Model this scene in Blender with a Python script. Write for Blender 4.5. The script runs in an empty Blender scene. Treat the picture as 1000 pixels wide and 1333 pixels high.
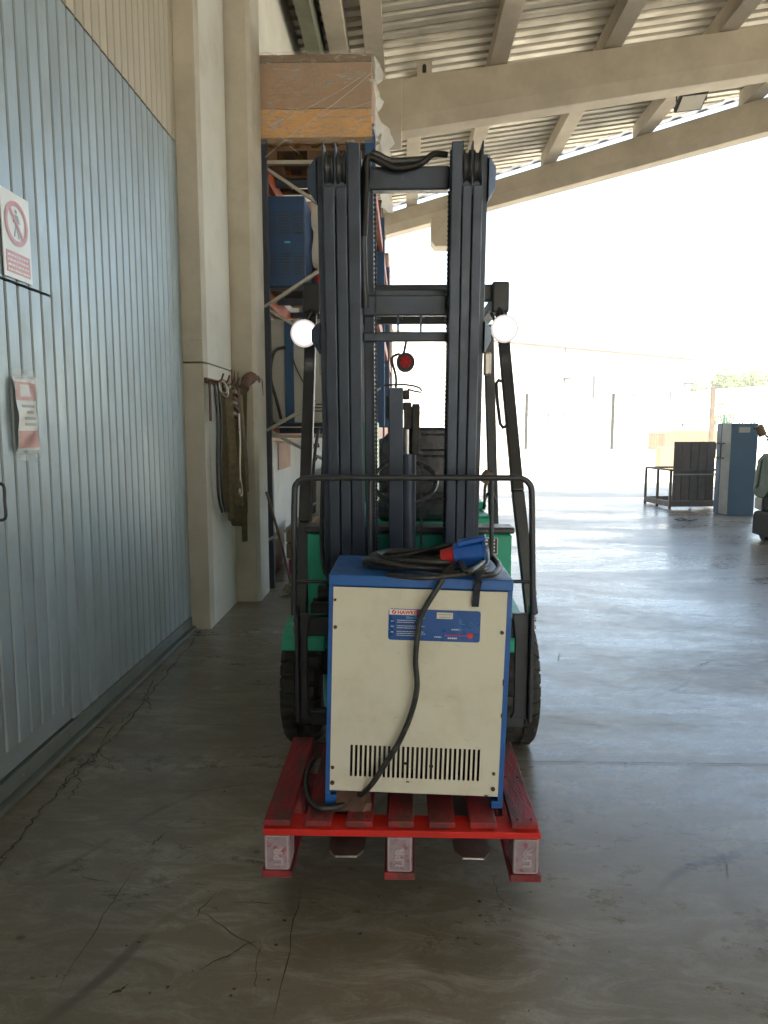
import bpy, math, random
from mathutils import Vector, Matrix
random.seed(7)
R = math.radians
S = bpy.context.scene
COL = S.collection
# ------------------------------------------------------------ camera, sky, sun, exposure
H = 1.45; F = 930.0
PITCH = math.atan(109 / F); YAW = math.atan(27 * math.cos(PITCH) / F)
cd = bpy.data.cameras.new('camera'); cam = bpy.data.objects.new('camera', cd); COL.objects.link(cam)
cd.sensor_fit = 'VERTICAL'; cd.sensor_height = 24; cd.lens = 24 * F / 1333
cd.clip_start = .05; cd.clip_end = 900
cam.location = (0, 0, H); cam.rotation_euler = (R(90) - PITCH, 0, YAW)
S.camera = cam
fw = Vector((-math.sin(YAW) * math.cos(PITCH), math.cos(YAW) * math.cos(PITCH), -math.sin(PITCH)))
rt = Vector((math.cos(YAW), math.sin(YAW), 0)); up = rt.cross(fw)
def ray(px, py): return fw + rt * ((px - 500) / F) + up * ((666.5 - py) / F)
def at(px, py, Y):
    d = ray(px, py); return Vector((0, 0, H)) + d * (Y / d.y)
def atx(px, py, X):
    d = ray(px, py); return Vector((0, 0, H)) + d * (X / d.x)
def gz(px, py, z=0.0):
    d = ray(px, py); return Vector((0, 0, H)) + d * ((z - H) / d.z)

SUN_EL, SUN_AZ = R(52), R(17)      # light travels towards +y and a little +x
w = bpy.data.worlds.new('World'); S.world = w; w.use_nodes = True
nt = w.node_tree; nt.nodes.clear()
sky = nt.nodes.new('ShaderNodeTexSky'); sky.sky_type = 'NISHITA'; sky.sun_disc = False
sky.sun_elevation = SUN_EL; sky.sun_rotation = math.pi + SUN_AZ; sky.dust_density = 2.5; sky.ozone_density = .6
bg = nt.nodes.new('ShaderNodeBackground'); bg.inputs[1].default_value = .15
wo = nt.nodes.new('ShaderNodeOutputWorld')
nt.links.new(sky.outputs[0], bg.inputs[0]); nt.links.new(bg.outputs[0], wo.inputs[0])
sl = bpy.data.lights.new('sun', 'SUN'); so = bpy.data.objects.new('sun', sl); COL.objects.link(so)
sl.energy = 4.5; sl.angle = R(.5); sl.color = (1, .93, .83)
sd = Vector((math.sin(SUN_AZ) * math.cos(SUN_EL), math.cos(SUN_AZ) * math.cos(SUN_EL), -math.sin(SUN_EL)))
so.rotation_euler = sd.to_track_quat('-Z', 'Y').to_euler(); so.location = (-20, -30, 40)
S.view_settings.view_transform = 'Standard'; S.view_settings.look = 'None'
S.view_settings.exposure = 2.58
S.view_settings.use_white_balance = True; S.view_settings.white_balance_temperature = 7300; S.view_settings.white_balance_tint = 6; S.view_settings.gamma = 1; S.view_settings.use_curve_mapping = False
S.cycles.max_bounces = 10; S.cycles.diffuse_bounces = 6; S.cycles.sample_clamp_indirect = 6

# ------------------------------------------------------------ materials
def mat(name, col, rough=.6, metal=0, scale=6, var=.15, bump=0, bscale=60, col2=None, amount=.5, sharp=.12, rnd=0, rvar=.1, stretch=None, spec=.5, alpha=1, trans=0):
    m = bpy.data.materials.new(name); m.use_nodes = True
    n = m.node_tree.nodes; l = m.node_tree.links; b = n['Principled BSDF']
    b.inputs['Metallic'].default_value = metal; b.inputs['Specular IOR Level'].default_value = spec
    b.inputs['Alpha'].default_value = alpha; b.inputs['Transmission Weight'].default_value = trans
    tc = n.new('ShaderNodeTexCoord'); oi = n.new('ShaderNodeObjectInfo')
    ad = n.new('ShaderNodeVectorMath'); ad.operation = 'ADD'
    sc = n.new('ShaderNodeVectorMath'); sc.operation = 'SCALE'; sc.inputs['Scale'].default_value = 9.0
    cv = n.new('ShaderNodeCombineXYZ')
    for i in range(3): l.new(oi.outputs['Random'], cv.inputs[i])
    l.new(cv.outputs[0], sc.inputs[0]); l.new(tc.outputs['Object'], ad.inputs[0]); l.new(sc.outputs[0], ad.inputs[1])
    src = ad.outputs[0]
    if stretch:
        mp = n.new('ShaderNodeMapping'); mp.inputs['Scale'].default_value = stretch
        l.new(src, mp.inputs[0]); src = mp.outputs[0]
    def noise(s, d=6, ro=.6):
        t = n.new('ShaderNodeTexNoise'); t.inputs['Scale'].default_value = s; t.inputs['Detail'].default_value = d
        t.inputs['Roughness'].default_value = ro; l.new(src, t.inputs['Vector']); return t.outputs['Fac']
    def mr(v, a, b_, lo, hi):
        q = n.new('ShaderNodeMapRange'); q.inputs[1].default_value = a; q.inputs[2].default_value = b_
        q.inputs[3].default_value = lo; q.inputs[4].default_value = hi; l.new(v, q.inputs[0]); return q.outputs[0]
    base = n.new('ShaderNodeRGB'); base.outputs[0].default_value = (*col, 1); c = base.outputs[0]
    nz = noise(scale)
    if col2:
        mx = n.new('ShaderNodeMix'); mx.data_type = 'RGBA'; mx.inputs[7].default_value = (*col2, 1)
        l.new(c, mx.inputs[6]); l.new(mr(noise(scale * 1.7, 9, .68), amount - sharp, amount + sharp, 0, 1), mx.inputs[0]); c = mx.outputs[2]
    vm = n.new('ShaderNodeVectorMath'); vm.operation = 'SCALE'; l.new(c, vm.inputs[0])
    f = mr(nz, .3, .7, 1 - var, 1 + var)
    if rnd:
        mm = n.new('ShaderNodeMath'); mm.operation = 'MULTIPLY'; l.new(f, mm.inputs[0])
        l.new(mr(oi.outputs['Random'], 0, 1, 1 - rnd, 1 + rnd), mm.inputs[1]); f = mm.outputs[0]
    l.new(f, vm.inputs['Scale']); l.new(vm.outputs[0], b.inputs['Base Color'])
    l.new(mr(noise(scale * 2.3), .3, .7, max(rough - rvar, .02), min(rough + rvar, 1)), b.inputs['Roughness'])
    if bump:
        bp = n.new('ShaderNodeBump'); bp.inputs['Strength'].default_value = bump; bp.inputs['Distance'].default_value = .01
        l.new(noise(bscale, 5), bp.inputs['Height']); l.new(bp.outputs[0], b.inputs['Normal'])
    return m
def emit(name, col, s):
    m = bpy.data.materials.new(name); m.use_nodes = True; b = m.node_tree.nodes['Principled BSDF']
    b.inputs['Base Color'].default_value = (*col, 1); b.inputs['Emission Color'].default_value = (*col, 1); b.inputs['Emission Strength'].default_value = s
    return m
M = dict(
 door=mat('door_steel', (.34, .41, .45), .42, .35, 2.0, .09, .05, 9, rnd=.05, col2=(.30, .33, .33), amount=.64, sharp=.14, rvar=.06),
 door_rail=mat('door_rail_steel', (.19, .22, .215), .5, .3, 5, .15),
 door_up=mat('door_steel_upper', (.47, .43, .35), .45, .25, 2.5, .05, .06, 9, rnd=.04, rvar=.06),
 dark=mat('dark_gap', (.02, .02, .022), .8),
 concrete=mat('cast_concrete', (.50, .47, .40), .85, 0, 2.2, .10, .25, 45, col2=(.40, .37, .31), amount=.62, sharp=.2),
 wallpaint=mat('painted_concrete', (.62, .62, .57), .8, 0, 2, .07, .12, 50, col2=(.55, .50, .42), amount=.66, sharp=.15),
 beamc=mat('beam_concrete', (.56, .51, .42), .85, 0, 1.5, .12, .2, 30, col2=(.45, .40, .32), amount=.6, sharp=.2),
 sheet=mat('galvanised_sheet', (.50, .48, .42), .5, .35, 1.2, .18, rvar=.12),
 fascia=mat('fascia_steel', (.13, .14, .16), .5, .5),
 green_beam=mat('olive_steel', (.16, .17, .12), .6),
 black=mat('black_paint', (.036, .040, .046), .42, .1, 12, .25, .08, 90, col2=(.09, .085, .08), amount=.72, sharp=.05),
 mast=mat('mast_steel', (.046, .062, .092), .38, .3, 5, .28, .10, 70, col2=(.17, .17, .165), amount=.70, sharp=.05),
 grease=mat('greasy_steel', (.018, .017, .016), .5, .2, 14, .4, .4, 60),
 rubber=mat('tyre_rubber', (.026, .025, .023), .82, 0, 9, .3, .2, 70, col2=(.075, .066, .052), amount=.58, sharp=.2),
 cable=mat('cable_rubber', (.026, .026, .025), .42, 0, 20, .3, col2=(.075, .076, .075), amount=.62),
 green=mat('green_paint', (.010, .40, .26), .38, 0, 5, .10, .03, 40, col2=(.012, .25, .15), amount=.66, sharp=.12),
 green2=mat('bright_green_paint', (.01, .27, .06), .45, 0, 5, .12),
 chrome=mat('chrome_rod', (.7, .68, .62), .15, 1, 10, .05),
 seat=mat('seat_vinyl', (.03, .033, .045), .28, 0, 8, .2, .1, 80),
 blue=mat('blue_paint', (.012, .11, .38), .40, 0, 6, .12, .06, 110, col2=(.02, .07, .19), amount=.66),
 cream=mat('cream_paint', (.68, .66, .55), .50, 0, 3, .05, .05, 120, col2=(.58, .54, .43), amount=.62, sharp=.13),
 label=mat('label_blue', (.01, .085, .32), .3, 0, 4, .05),
 white=mat('white_print', (.8, .8, .8), .5, 0, 5, .03),
 cyan=mat('cyan_print', (.10, .50, .75), .5, 0, 5, .03),
 red=mat('red_print', (.75, .02, .02), .5, 0, 5, .05),
 redpl=mat('red_plastic', (.50, .015, .02), .4, 0, 8, .1),
 bluepl=mat('blue_plastic', (.01, .10, .42), .35, 0, 8, .1),
 palred=mat('pallet_red_paint', (.32, .024, .03), .62, 0, 11, .35, .4, 70, col2=(.12, .045, .04), amount=.52, sharp=.08, rnd=.15, stretch=(1, .25, 1)),
 paledge=mat('fresh_red_paint', (.62, .018, .012), .55, 0, 9, .2, .2, 60, col2=(.4, .05, .04), amount=.66, sharp=.06),
 block2=mat('stamp_relief', (.46, .38, .42), .8, 0, 22, .15),
 block=mat('painted_block', (.33, .26, .29), .8, 0, 22, .2, .5, 70, col2=(.36, .05, .08), amount=.60, sharp=.07),
 wood=mat('pallet_wood', (.30, .19, .10), .8, 0, 6, .25, .2, 60, rnd=.2),
 darkwood=mat('weathered_wood', (.15, .085, .045), .85, 0, 6, .25, .2, 60, rnd=.2),
 yellowwood=mat('yellow_board', (.62, .33, .10), .6, 0, 4, .12, .1, 40),
 cardboard=mat('cardboard', (.36, .22, .13), .85, 0, 4, .12),
 pinkcard=mat('pale_cardboard', (.55, .36, .26), .85, 0, 4, .12),
 film=mat('stretch_film', (.85, .82, .78), .16, 0, 8, .05, 1.0, 14, alpha=.13, stretch=(1, 1, 3)),
 filmthick=mat('bunched_film', (.85, .85, .82), .2, 0, 8, .05, 1.0, 25, alpha=.5),
 orange=mat('orange_rack_paint', (.50, .10, .03), .5, 0, 5, .15),
 rackblue=mat('rack_blue_paint', (.015, .075, .19), .5, 0, 5, .15),
 brace=mat('galvanised_brace', (.42, .41, .37), .45, .6, 8, .12),
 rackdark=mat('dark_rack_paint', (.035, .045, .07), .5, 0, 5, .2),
 machblue=mat('machine_blue', (.018, .065, .17), .5, 0, 4, .12),
 grey=mat('light_grey_paint', (.42, .42, .41), .55, 0, 4, .08),
 yellow=mat('yellow_paint', (.62, .30, .02), .5),
 brown=mat('brown_steel', (.10, .085, .07), .6, 0, 5, .2),
 cabblue=mat('cabinet_teal', (.02, .08, .16), .42, 0, 4, .12, rnd=0),
 cabgrey=mat('cabinet_grey', (.30, .32, .31), .5),
 scrub=mat('scrubber_green', (.03, .09, .06), .6, 0, 5, .15),
 scrubd=mat('scrubber_grey', (.022, .025, .026), .85, 0, 5, .15),
 strap=mat('olive_webbing', (.10, .082, .042), .9, 0, 25, .3, .6, 160),
 strapd=mat('navy_webbing', (.03, .035, .055), .9, 0, 25, .3, .6, 160),
 strapl=mat('faded_webbing', (.19, .155, .095), .9, 0, 25, .3, .6, 160),
 rust=mat('rusty_steel', (.10, .05, .035), .7, .3, 18, .4, .3, 60),
 steel=mat('worn_steel', (.4, .36, .33), .35, .8, 12, .25),
 stick=mat('broom_stick', (.18, .11, .07), .7),
 mop=mat('mop_cotton', (.45, .40, .33), .95, 0, 30, .3, .8, 80),
 paper=mat('sign_white', (.78, .80, .80), .35, 0, 4, .03),
 fadedred=mat('faded_red_print', (.62, .30, .33), .4, 0, 12, .1),
 fadedred2=mat('faded_red_band', (.62, .22, .20), .4, 0, 12, .15),
 figure=mat('faded_figure_print', (.36, .42, .46), .4),
 greyprint=mat('grey_print', (.30, .33, .36), .5),
 sleeve=mat('plastic_sleeve', (.8, .85, .85), .12, 0, 9, .05, .6, 20, alpha=.25),
 facade=mat('white_facade', (.60, .60, .58), .85, 0, .5, .05),
 pane=mat('window_glass', (.06, .07, .08), .15),
 fence=mat('fence_steel', (.035, .04, .04), .5, .4),
 mesh=mat('mesh_wire', (.06, .065, .06), .5, .4),
 netting=mat('green_mesh_wire', (.01, .07, .05), .7),
 kerb=mat('yard_concrete', (.64, .60, .52), .85, 0, 1, .08, .2, 30),
 tan=mat('tan_block', (.17, .125, .085), .85, 0, 2, .12, .2, 40),
 leaf=mat('leaf', (.10, .14, .03), .7, 0, .6, .35),
 leaf2=mat('leaf_dark', (.05, .09, .02), .7, 0, .6, .35),
 bark=mat('bark', (.12, .09, .06), .9),
 lens=mat('lamp_glass', (.75, .72, .62), .2, 0, 5, .03),
 beacon=mat('red_lens', (.55, .01, .012), .25),
 joint=mat('joint_dirt', (.095, .084, .07), .9, 0, 14, .3),
 scuff=mat('scuff_mark', (.075, .066, .05), .75, 0, 20, .3),
 lit=emit('lit_lamp_lens', (1, .97, 1), 5),
)
def floor_material():
    m = bpy.data.materials.new('polished_concrete_floor'); m.use_nodes = True
    n = m.node_tree.nodes; l = m.node_tree.links; b = n['Principled BSDF']
    tc = n.new('ShaderNodeTexCoord')
    def mp(s, rot=0):
        q = n.new('ShaderNodeMapping'); q.inputs['Scale'].default_value = s; q.inputs['Rotation'].default_value = (0, 0, rot)
        l.new(tc.outputs['Object'], q.inputs[0]); return q.outputs[0]
    def no(v, s, d=8, r=.6, dist=0):
        t = n.new('ShaderNodeTexNoise'); t.inputs['Scale'].default_value = s; t.inputs['Detail'].default_value = d
        t.inputs['Roughness'].default_value = r; t.inputs['Distortion'].default_value = dist; l.new(v, t.inputs[0]); return t.outputs['Fac']
    def mr(v, a, b_, lo, hi):
        q = n.new('ShaderNodeMapRange'); q.inputs[1].default_value = a; q.inputs[2].default_value = b_
        q.inputs[3].default_value = lo; q.inputs[4].default_value = hi; l.new(v, q.inputs[0]); return q.outputs[0]
    def mixc(fac, a, bb):
        x = n.new('ShaderNodeMix'); x.data_type = 'RGBA'; l.new(fac, x.inputs[0])
        for i, k in ((6, a), (7, bb)):
            if isinstance(k, tuple): x.inputs[i].default_value = (*k, 1)
            else: l.new(k, x.inputs[i])
        return x.outputs[2]
    def mul(a, b_):
        x = n.new('ShaderNodeMath'); x.operation = 'MULTIPLY'; l.new(a, x.inputs[0])
        if isinstance(b_, (int, float)): x.inputs[1].default_value = b_
        else: l.new(b_, x.inputs[1])
        return x.outputs[0]
    big = no(mp((.45, .8, 1)), 1.1, 6, .6, .4); mid = no(mp((.6, 1.6, 1), .12), 3.2, 9, .68, .5); fine = no(mp((1, 1, 1)), 34, 6, .7)
    trowel = no(mp((.75, 1.7, 1), .5), 2.1, 10, .72, 1.6)
    c = mixc(mr(big, .35, .65, 0, 1), (.185, .160, .115), (.240, .212, .160))
    c = mixc(mr(mid, .42, .78, 0, .6), c, (.120, .102, .072))
    c = mixc(mr(trowel, .52, .68, 0, .6), c, (.33, .305, .25))
    c = mixc(mr(fine, .55, .75, 0, .35), c, (.10, .09, .075))
    chalk = no(mp((.7, 1.9, 1), .25), 5.5, 12, .80, .9)
    c = mixc(mul(mr(chalk, .47, .60, 0, .8), mr(big, .40, .60, .25, 1)), c, (.42, .40, .35))
    c = mixc(mr(no(mp((.35, 2.4, 1), -.05), 3.6, 12, .80, .6), .54, .76, 0, .55), c, (.095, .082, .06))
    c = mixc(mr(no(mp((1, 1, 1)), 130, 3, .6), .35, .7, 0, .22), c, (.08, .07, .055))
    # thin scratches
    s1 = n.new('ShaderNodeTexWave'); s1.wave_type = 'BANDS'; s1.inputs['Scale'].default_value = .55; s1.inputs['Distortion'].default_value = 9
    s1.inputs['Detail'].default_value = 3; s1.inputs['Detail Scale'].default_value = .7; l.new(mp((1, .7, 1), 1.0), s1.inputs[0])
    sc = mul(mr(s1.outputs['Fac'], .992, .9995, 0, .8), mr(no(mp((1, 1, 1)), 1.4, 3), .5, .62, 0, 1))
    c = mixc(sc, c, (.06, .052, .04))
    vo = n.new('ShaderNodeTexVoronoi'); vo.inputs['Scale'].default_value = 3.1; l.new(mp((1, 1.3, 1)), vo.inputs[0])
    c = mixc(mr(vo.outputs['Distance'], .02, .055, .8, 0), c, (.045, .038, .03))
    l.new(c, b.inputs['Base Color'])
    ro = mr(no(mp((.35, .9, 1), -.15), .9, 5, .6, .8), .38, .62, .24, .42)
    ad = n.new('ShaderNodeMath'); ad.operation = 'ADD'; l.new(ro, ad.inputs[0]); l.new(mr(no(mp((.6, 1.5, 1), .2), 6, 12, .78), .38, .62, .045, -.045), ad.inputs[1])
    ad2 = n.new('ShaderNodeMath'); ad2.operation = 'ADD'; l.new(ad.outputs[0], ad2.inputs[0]); l.new(mr(no(mp((1, 1.3, 1), .4), 13, 12, .82), .40, .62, -.035, .06), ad2.inputs[1])
    l.new(ad2.outputs[0], b.inputs['Roughness']); b.inputs['Specular IOR Level'].default_value = 1.0
    bp = n.new('ShaderNodeBump'); bp.inputs['Strength'].default_value = .10; bp.inputs['Distance'].default_value = .002
    hh = n.new('ShaderNodeMath'); hh.operation = 'ADD'; l.new(no(mp((1, 1, 1), .3), 55, 4, .6), hh.inputs[0]); l.new(fine, hh.inputs[1])
    l.new(hh.outputs[0], bp.inputs['Height']); l.new(bp.outputs[0], b.inputs['Normal'])
    return m
M['floor'] = floor_material()
def film_material(lo, hi, nm):
    m = bpy.data.materials.new(nm); m.use_nodes = True; n = m.node_tree.nodes; l = m.node_tree.links; b = n['Principled BSDF']
    b.inputs['Base Color'].default_value = (.86, .84, .80, 1); b.inputs['Roughness'].default_value = .2
    tc = n.new('ShaderNodeTexCoord'); mp = n.new('ShaderNodeMapping'); mp.inputs['Scale'].default_value = (1.3, 1.3, 5); mp.inputs['Rotation'].default_value = (.35, .6, .1)
    no = n.new('ShaderNodeTexNoise'); no.inputs['Scale'].default_value = 4.2; no.inputs['Detail'].default_value = 11; no.inputs['Roughness'].default_value = .62; no.inputs['Distortion'].default_value = 1.8
    l.new(tc.outputs['Object'], mp.inputs[0]); l.new(mp.outputs[0], no.inputs[0])
    q = n.new('ShaderNodeMapRange'); q.inputs[1].default_value = .48; q.inputs[2].default_value = .72; q.inputs[3].default_value = lo; q.inputs[4].default_value = hi
    l.new(no.outputs['Fac'], q.inputs[0]); l.new(q.outputs[0], b.inputs['Alpha'])
    bp = n.new('ShaderNodeBump'); bp.inputs['Strength'].default_value = .9; bp.inputs['Distance'].default_value = .02; l.new(no.outputs['Fac'], bp.inputs['Height']); l.new(bp.outputs[0], b.inputs['Normal'])
    return m
M['film'] = film_material(.14, .52, 'stretch_film_creased')
def lens_material():
    m = bpy.data.materials.new('lit_lamp_lens'); m.use_nodes = True; n = m.node_tree.nodes; l = m.node_tree.links; b = n['Principled BSDF']
    tc = n.new('ShaderNodeTexCoord'); vl = n.new('ShaderNodeVectorMath'); vl.operation = 'LENGTH'
    sb_ = n.new('ShaderNodeVectorMath'); sb_.operation = 'SUBTRACT'; sb_.inputs[1].default_value = (.5, .5, .5)
    l.new(tc.outputs['Generated'], sb_.inputs[0])
    ml = n.new('ShaderNodeVectorMath'); ml.operation = 'MULTIPLY'; ml.inputs[1].default_value = (1, 0, 1); l.new(sb_.outputs[0], ml.inputs[0]); l.new(ml.outputs[0], vl.inputs[0])
    q0 = n.new('ShaderNodeMapRange'); q0.inputs[1].default_value = 0; q0.inputs[2].default_value = .5; q0.inputs[3].default_value = 1; q0.inputs[4].default_value = 0; l.new(vl.outputs['Value'], q0.inputs[0])
    pw_ = n.new('ShaderNodeMath'); pw_.operation = 'POWER'; pw_.inputs[1].default_value = 2.6; l.new(q0.outputs[0], pw_.inputs[0])
    q = n.new('ShaderNodeMath'); q.operation = 'MULTIPLY'; q.inputs[1].default_value = 9; l.new(pw_.outputs[0], q.inputs[0])
    qa = n.new('ShaderNodeMath'); qa.operation = 'ADD'; qa.inputs[1].default_value = .10; l.new(q.outputs[0], qa.inputs[0]); q = qa
    b.inputs['Base Color'].default_value = (.25, .25, .28, 1); b.inputs['Emission Color'].default_value = (1, .93, 1, 1); l.new(q.outputs[0], b.inputs['Emission Strength'])
    return m
M['lit'] = lens_material()

# ------------------------------------------------------------ mesh helpers
def V(*a): return Vector(a)
class MB:
    def __init__(s): s.v = []; s.f = []; s.sm = []
    def add(s, vs, fs, smooth=False):
        o = len(s.v); s.v += [Vector(p) for p in vs]; s.f += [tuple(i + o for i in f) for f in fs]; s.sm += [smooth] * len(fs); return s
    def box(s, x0, x1, y0, y1, z0, z1):
        return s.add([(x0,y0,z0),(x1,y0,z0),(x1,y1,z0),(x0,y1,z0),(x0,y0,z1),(x1,y0,z1),(x1,y1,z1),(x0,y1,z1)],
                     [(0,3,2,1),(4,5,6,7),(0,1,5,4),(1,2,6,5),(2,3,7,6),(3,0,4,7)])
    def bar(s, a, b, w, h, ref=(0, 0, 1)):
        a = Vector(a); b = Vector(b); d = (b - a).normalized(); ref = Vector(ref)
        if abs(d.dot(ref)) > .95: ref = Vector((0, 1, 0))
        sx = d.cross(ref).normalized() * w / 2; sz = sx.cross(d).normalized() * h / 2
        vs = [a-sx-sz, a+sx-sz, a+sx+sz, a-sx+sz, b-sx-sz, b+sx-sz, b+sx+sz, b-sx+sz]
        return s.add(vs, [(0,1,2,3),(7,6,5,4),(0,4,5,1),(1,5,6,2),(2,6,7,3),(3,7,4,0)])
    def tube(s, pts, r, n=8, closed=False, sub=4):
        pts = [Vector(p) for p in pts]
        if sub > 1 and len(pts) > 2:
            q = []; m = len(pts)
            for i in range(m if closed else m - 1):
                g = (lambda k: pts[k % m]) if closed else (lambda k: pts[max(0, min(m - 1, k))])
                p0, p1, p2, p3 = g(i-1), g(i), g(i+1), g(i+2)
                for k in range(sub):
                    t = k / sub
                    q.append(.5 * ((2*p1) + (p2-p0)*t + (2*p0-5*p1+4*p2-p3)*t*t + (3*p1-p0-3*p2+p3)*t**3))
            if not closed: q.append(pts[-1])
            pts = q
        m = len(pts); vs = []; prev = None
        for i, p in enumerate(pts):
            d = (pts[(i+1) % m] - pts[i-1]) if closed else (pts[min(i+1, m-1)] - pts[max(i-1, 0)])
            d = d.normalized() if d.length > 1e-9 else Vector((0, 0, 1))
            if prev is None: prev = d.orthogonal().normalized()
            prev = (prev - d * prev.dot(d)); prev = prev.normalized() if prev.length > 1e-6 else d.orthogonal().normalized()
            e = d.cross(prev); rr = r[i * (len(r)-1) // max(m-1, 1)] if isinstance(r, (list, tuple)) else r
            vs += [p + (prev * math.cos(2*math.pi*k/n) + e * math.sin(2*math.pi*k/n)) * rr for k in range(n)]
        fs = []
        for i in range(m if closed else m - 1):
            for k in range(n):
                fs.append((i*n+k, i*n+(k+1) % n, ((i+1) % m)*n+(k+1) % n, ((i+1) % m)*n+k))
        s.add(vs, fs, True)
        if not closed: s.add(vs[:n], [tuple(range(n))[::-1]]); s.add(vs[-n:], [tuple(range(n))])
        return s
    def cyl(s, a, b, r, n=20, r2=None):
        a = Vector(a); b = Vector(b); d = (b-a).normalized(); u = d.orthogonal().normalized(); e = d.cross(u); r2 = r if r2 is None else r2
        A = [a + (u*math.cos(2*math.pi*k/n) + e*math.sin(2*math.pi*k/n))*r for k in range(n)]
        B = [b + (u*math.cos(2*math.pi*k/n) + e*math.sin(2*math.pi*k/n))*r2 for k in range(n)]
        s.add(A+B, [(k, (k+1) % n, n+(k+1) % n, n+k) for k in range(n)], True)
        s.add(A, [tuple(range(n))[::-1]]); s.add(B, [tuple(range(n))]); return s
    def prism(s, poly, axis, a, b):
        # poly = list of 2d points in the two remaining axes (order: x,y,z without axis)
        def P(p, t):
            q = list(p); q.insert(axis, t); return tuple(q)
        n = len(poly); s.add([P(p, a) for p in poly] + [P(p, b) for p in poly],
              [tuple(range(n))[::-1], tuple(range(n, 2*n))] + [(k, (k+1) % n, n+(k+1) % n, n+k) for k in range(n)]); return s
    def ribbon(s, pts, w, th, side):
        pts = [Vector(p) for p in pts]; side = Vector(side).normalized()
        m = len(pts); vs = []
        for i, p in enumerate(pts):
            d = (pts[min(i+1, m-1)] - pts[max(i-1, 0)]).normalized(); nn = d.cross(side).normalized()
            ss = side * w/2; t = nn * th/2
            vs += [p-ss-t, p+ss-t, p+ss+t, p-ss+t]
        fs = [(i*4+k, i*4+(k+1) % 4, i*4+4+(k+1) % 4, i*4+4+k) for i in range(m-1) for k in range(4)]
        fs += [(3,2,1,0), tuple((m-1)*4+k for k in range(4))]
        return s.add(vs, fs)
    def lathe_x(s, cx, cy, cz, prof, n=40):
        # prof: list of (x offset, radius)
        m = len(prof); vs = [(cx+px, cy+r*math.cos(2*math.pi*k/n), cz+r*math.sin(2*math.pi*k/n)) for k in range(n) for (px, r) in prof]
        s.add(vs, [(k*m+i, k*m+i+1, ((k+1) % n)*m+i+1, ((k+1) % n)*m+i) for k in range(n) for i in range(m-1)], True); return s
    def build(s, name, m, parent=None, bevel=0, kind=None, label=None, origin=None, seg=2):
        if origin is None:
            xs = [v.x for v in s.v]; ys = [v.y for v in s.v]; zs = [v.z for v in s.v]
            origin = Vector(((min(xs)+max(xs))/2, (min(ys)+max(ys))/2, min(zs)))
        origin = Vector(origin)
        me = bpy.data.meshes.new(name); me.from_pydata([tuple(v-origin) for v in s.v], [], s.f)
        me.polygons.foreach_set('use_smooth', s.sm); me.materials.append(M[m] if isinstance(m, str) else m); me.update()
        o = bpy.data.objects.new(name, me); COL.objects.link(o)
        if parent:
            o.parent = parent; o.location = origin - wloc(parent)
        else: o.location = origin
        if bevel:
            b = o.modifiers.new('bevel', 'BEVEL'); b.width = bevel; b.segments = seg; b.limit_method = 'ANGLE'; b.angle_limit = R(40)
        if kind: o['kind'] = kind
        if label: o['label'] = label
        return o
def wloc(o):
    p = Vector(o.location)
    return p + wloc(o.parent) if o.parent else p
def tag(o, label, cat, group=None, kind=None):
    if label: o['label'] = label
    if cat: o['category'] = cat
    if group: o['group'] = group
    if kind: o['kind'] = kind
    return o
def empty(name, loc, label=None, cat=None, group=None):
    o = bpy.data.objects.new(name, None); COL.objects.link(o); o.location = loc; o.empty_display_size = .2
    return tag(o, label, cat, group)
def piece(src, loc, parent=None, rot=None, scale=None):
    c = src.copy(); COL.objects.link(c); c.location = Vector(loc) - (wloc(parent) if parent else Vector())
    c.parent = parent
    if rot is not None: c.rotation_euler = rot
    if scale is not None: c.scale = scale
    return c
def text(s, size, m, parent, loc, rot, name='lettering', ext=.0004, bold=0, sx=1, align='LEFT'):
    cu = bpy.data.curves.new(name, 'FONT'); cu.body = s; cu.size = size; cu.extrude = ext; cu.offset = bold; cu.align_x = align; cu.resolution_u = 2
    t = bpy.data.objects.new('tmp', cu); COL.objects.link(t)
    me = bpy.data.meshes.new_from_object(t.evaluated_get(bpy.context.evaluated_depsgraph_get()))
    COL.objects.unlink(t); bpy.data.objects.remove(t); me.name = name
    me.materials.clear(); me.materials.append(M[m])
    o = bpy.data.objects.new(name, me); COL.objects.link(o); o.parent = parent
    o.location = Vector(loc) - (wloc(parent) if parent else Vector()); o.rotation_euler = rot; o.scale = (sx, 1, 1)
    return o

# ------------------------------------------------------------ ground
mb = MB(); mb.add([(-400,-200,-.012),(500,-200,-.012),(500,600,-.012),(-400,600,-.012)], [(0,1,2,3)])
mb.build('yard_ground', 'kerb', kind='structure', origin=(0,0,-.012))
mb = MB(); mb.add([(-1.6,-8,0),(15,-8,0),(15,19.35,0),(-1.6,19.35,0)], [(0,1,2,3)])
floor = mb.build('floor', 'floor', kind='structure', origin=(0,0,0))
# saw-cut joints and the crack near the door
def groundstrip(pts, ws, name, m, z=.004):
    b = MB(); pts = [Vector(p) for p in pts]
    L = []
    for i, p in enumerate(pts):
        d = (pts[min(i+1, len(pts)-1)] - pts[max(i-1, 0)]); d.z = 0; d.normalize(); nn = Vector((-d.y, d.x, 0)); wd = ws if isinstance(ws, float) else ws[i]
        L += [(p.x+nn.x*wd/2, p.y+nn.y*wd/2, z), (p.x-nn.x*wd/2, p.y-nn.y*wd/2, z)]
    b.add(L, [(2*i, 2*i+1, 2*i+3, 2*i+2) for i in range(len(pts)-1)])
    return b
j1 = MB()
for y0 in (2.99, 9.2, 14.6):
    j1.add([(-.55 if y0 < 4 else -1.2, y0, .004), (15, y0 + .03, .004), (15, y0+.034, .004), (-.55 if y0 < 4 else -1.2, y0+.004, .004)], [(0,1,2,3)])
j1.build('expansion_joint', 'joint', floor, kind='stuff')
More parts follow.
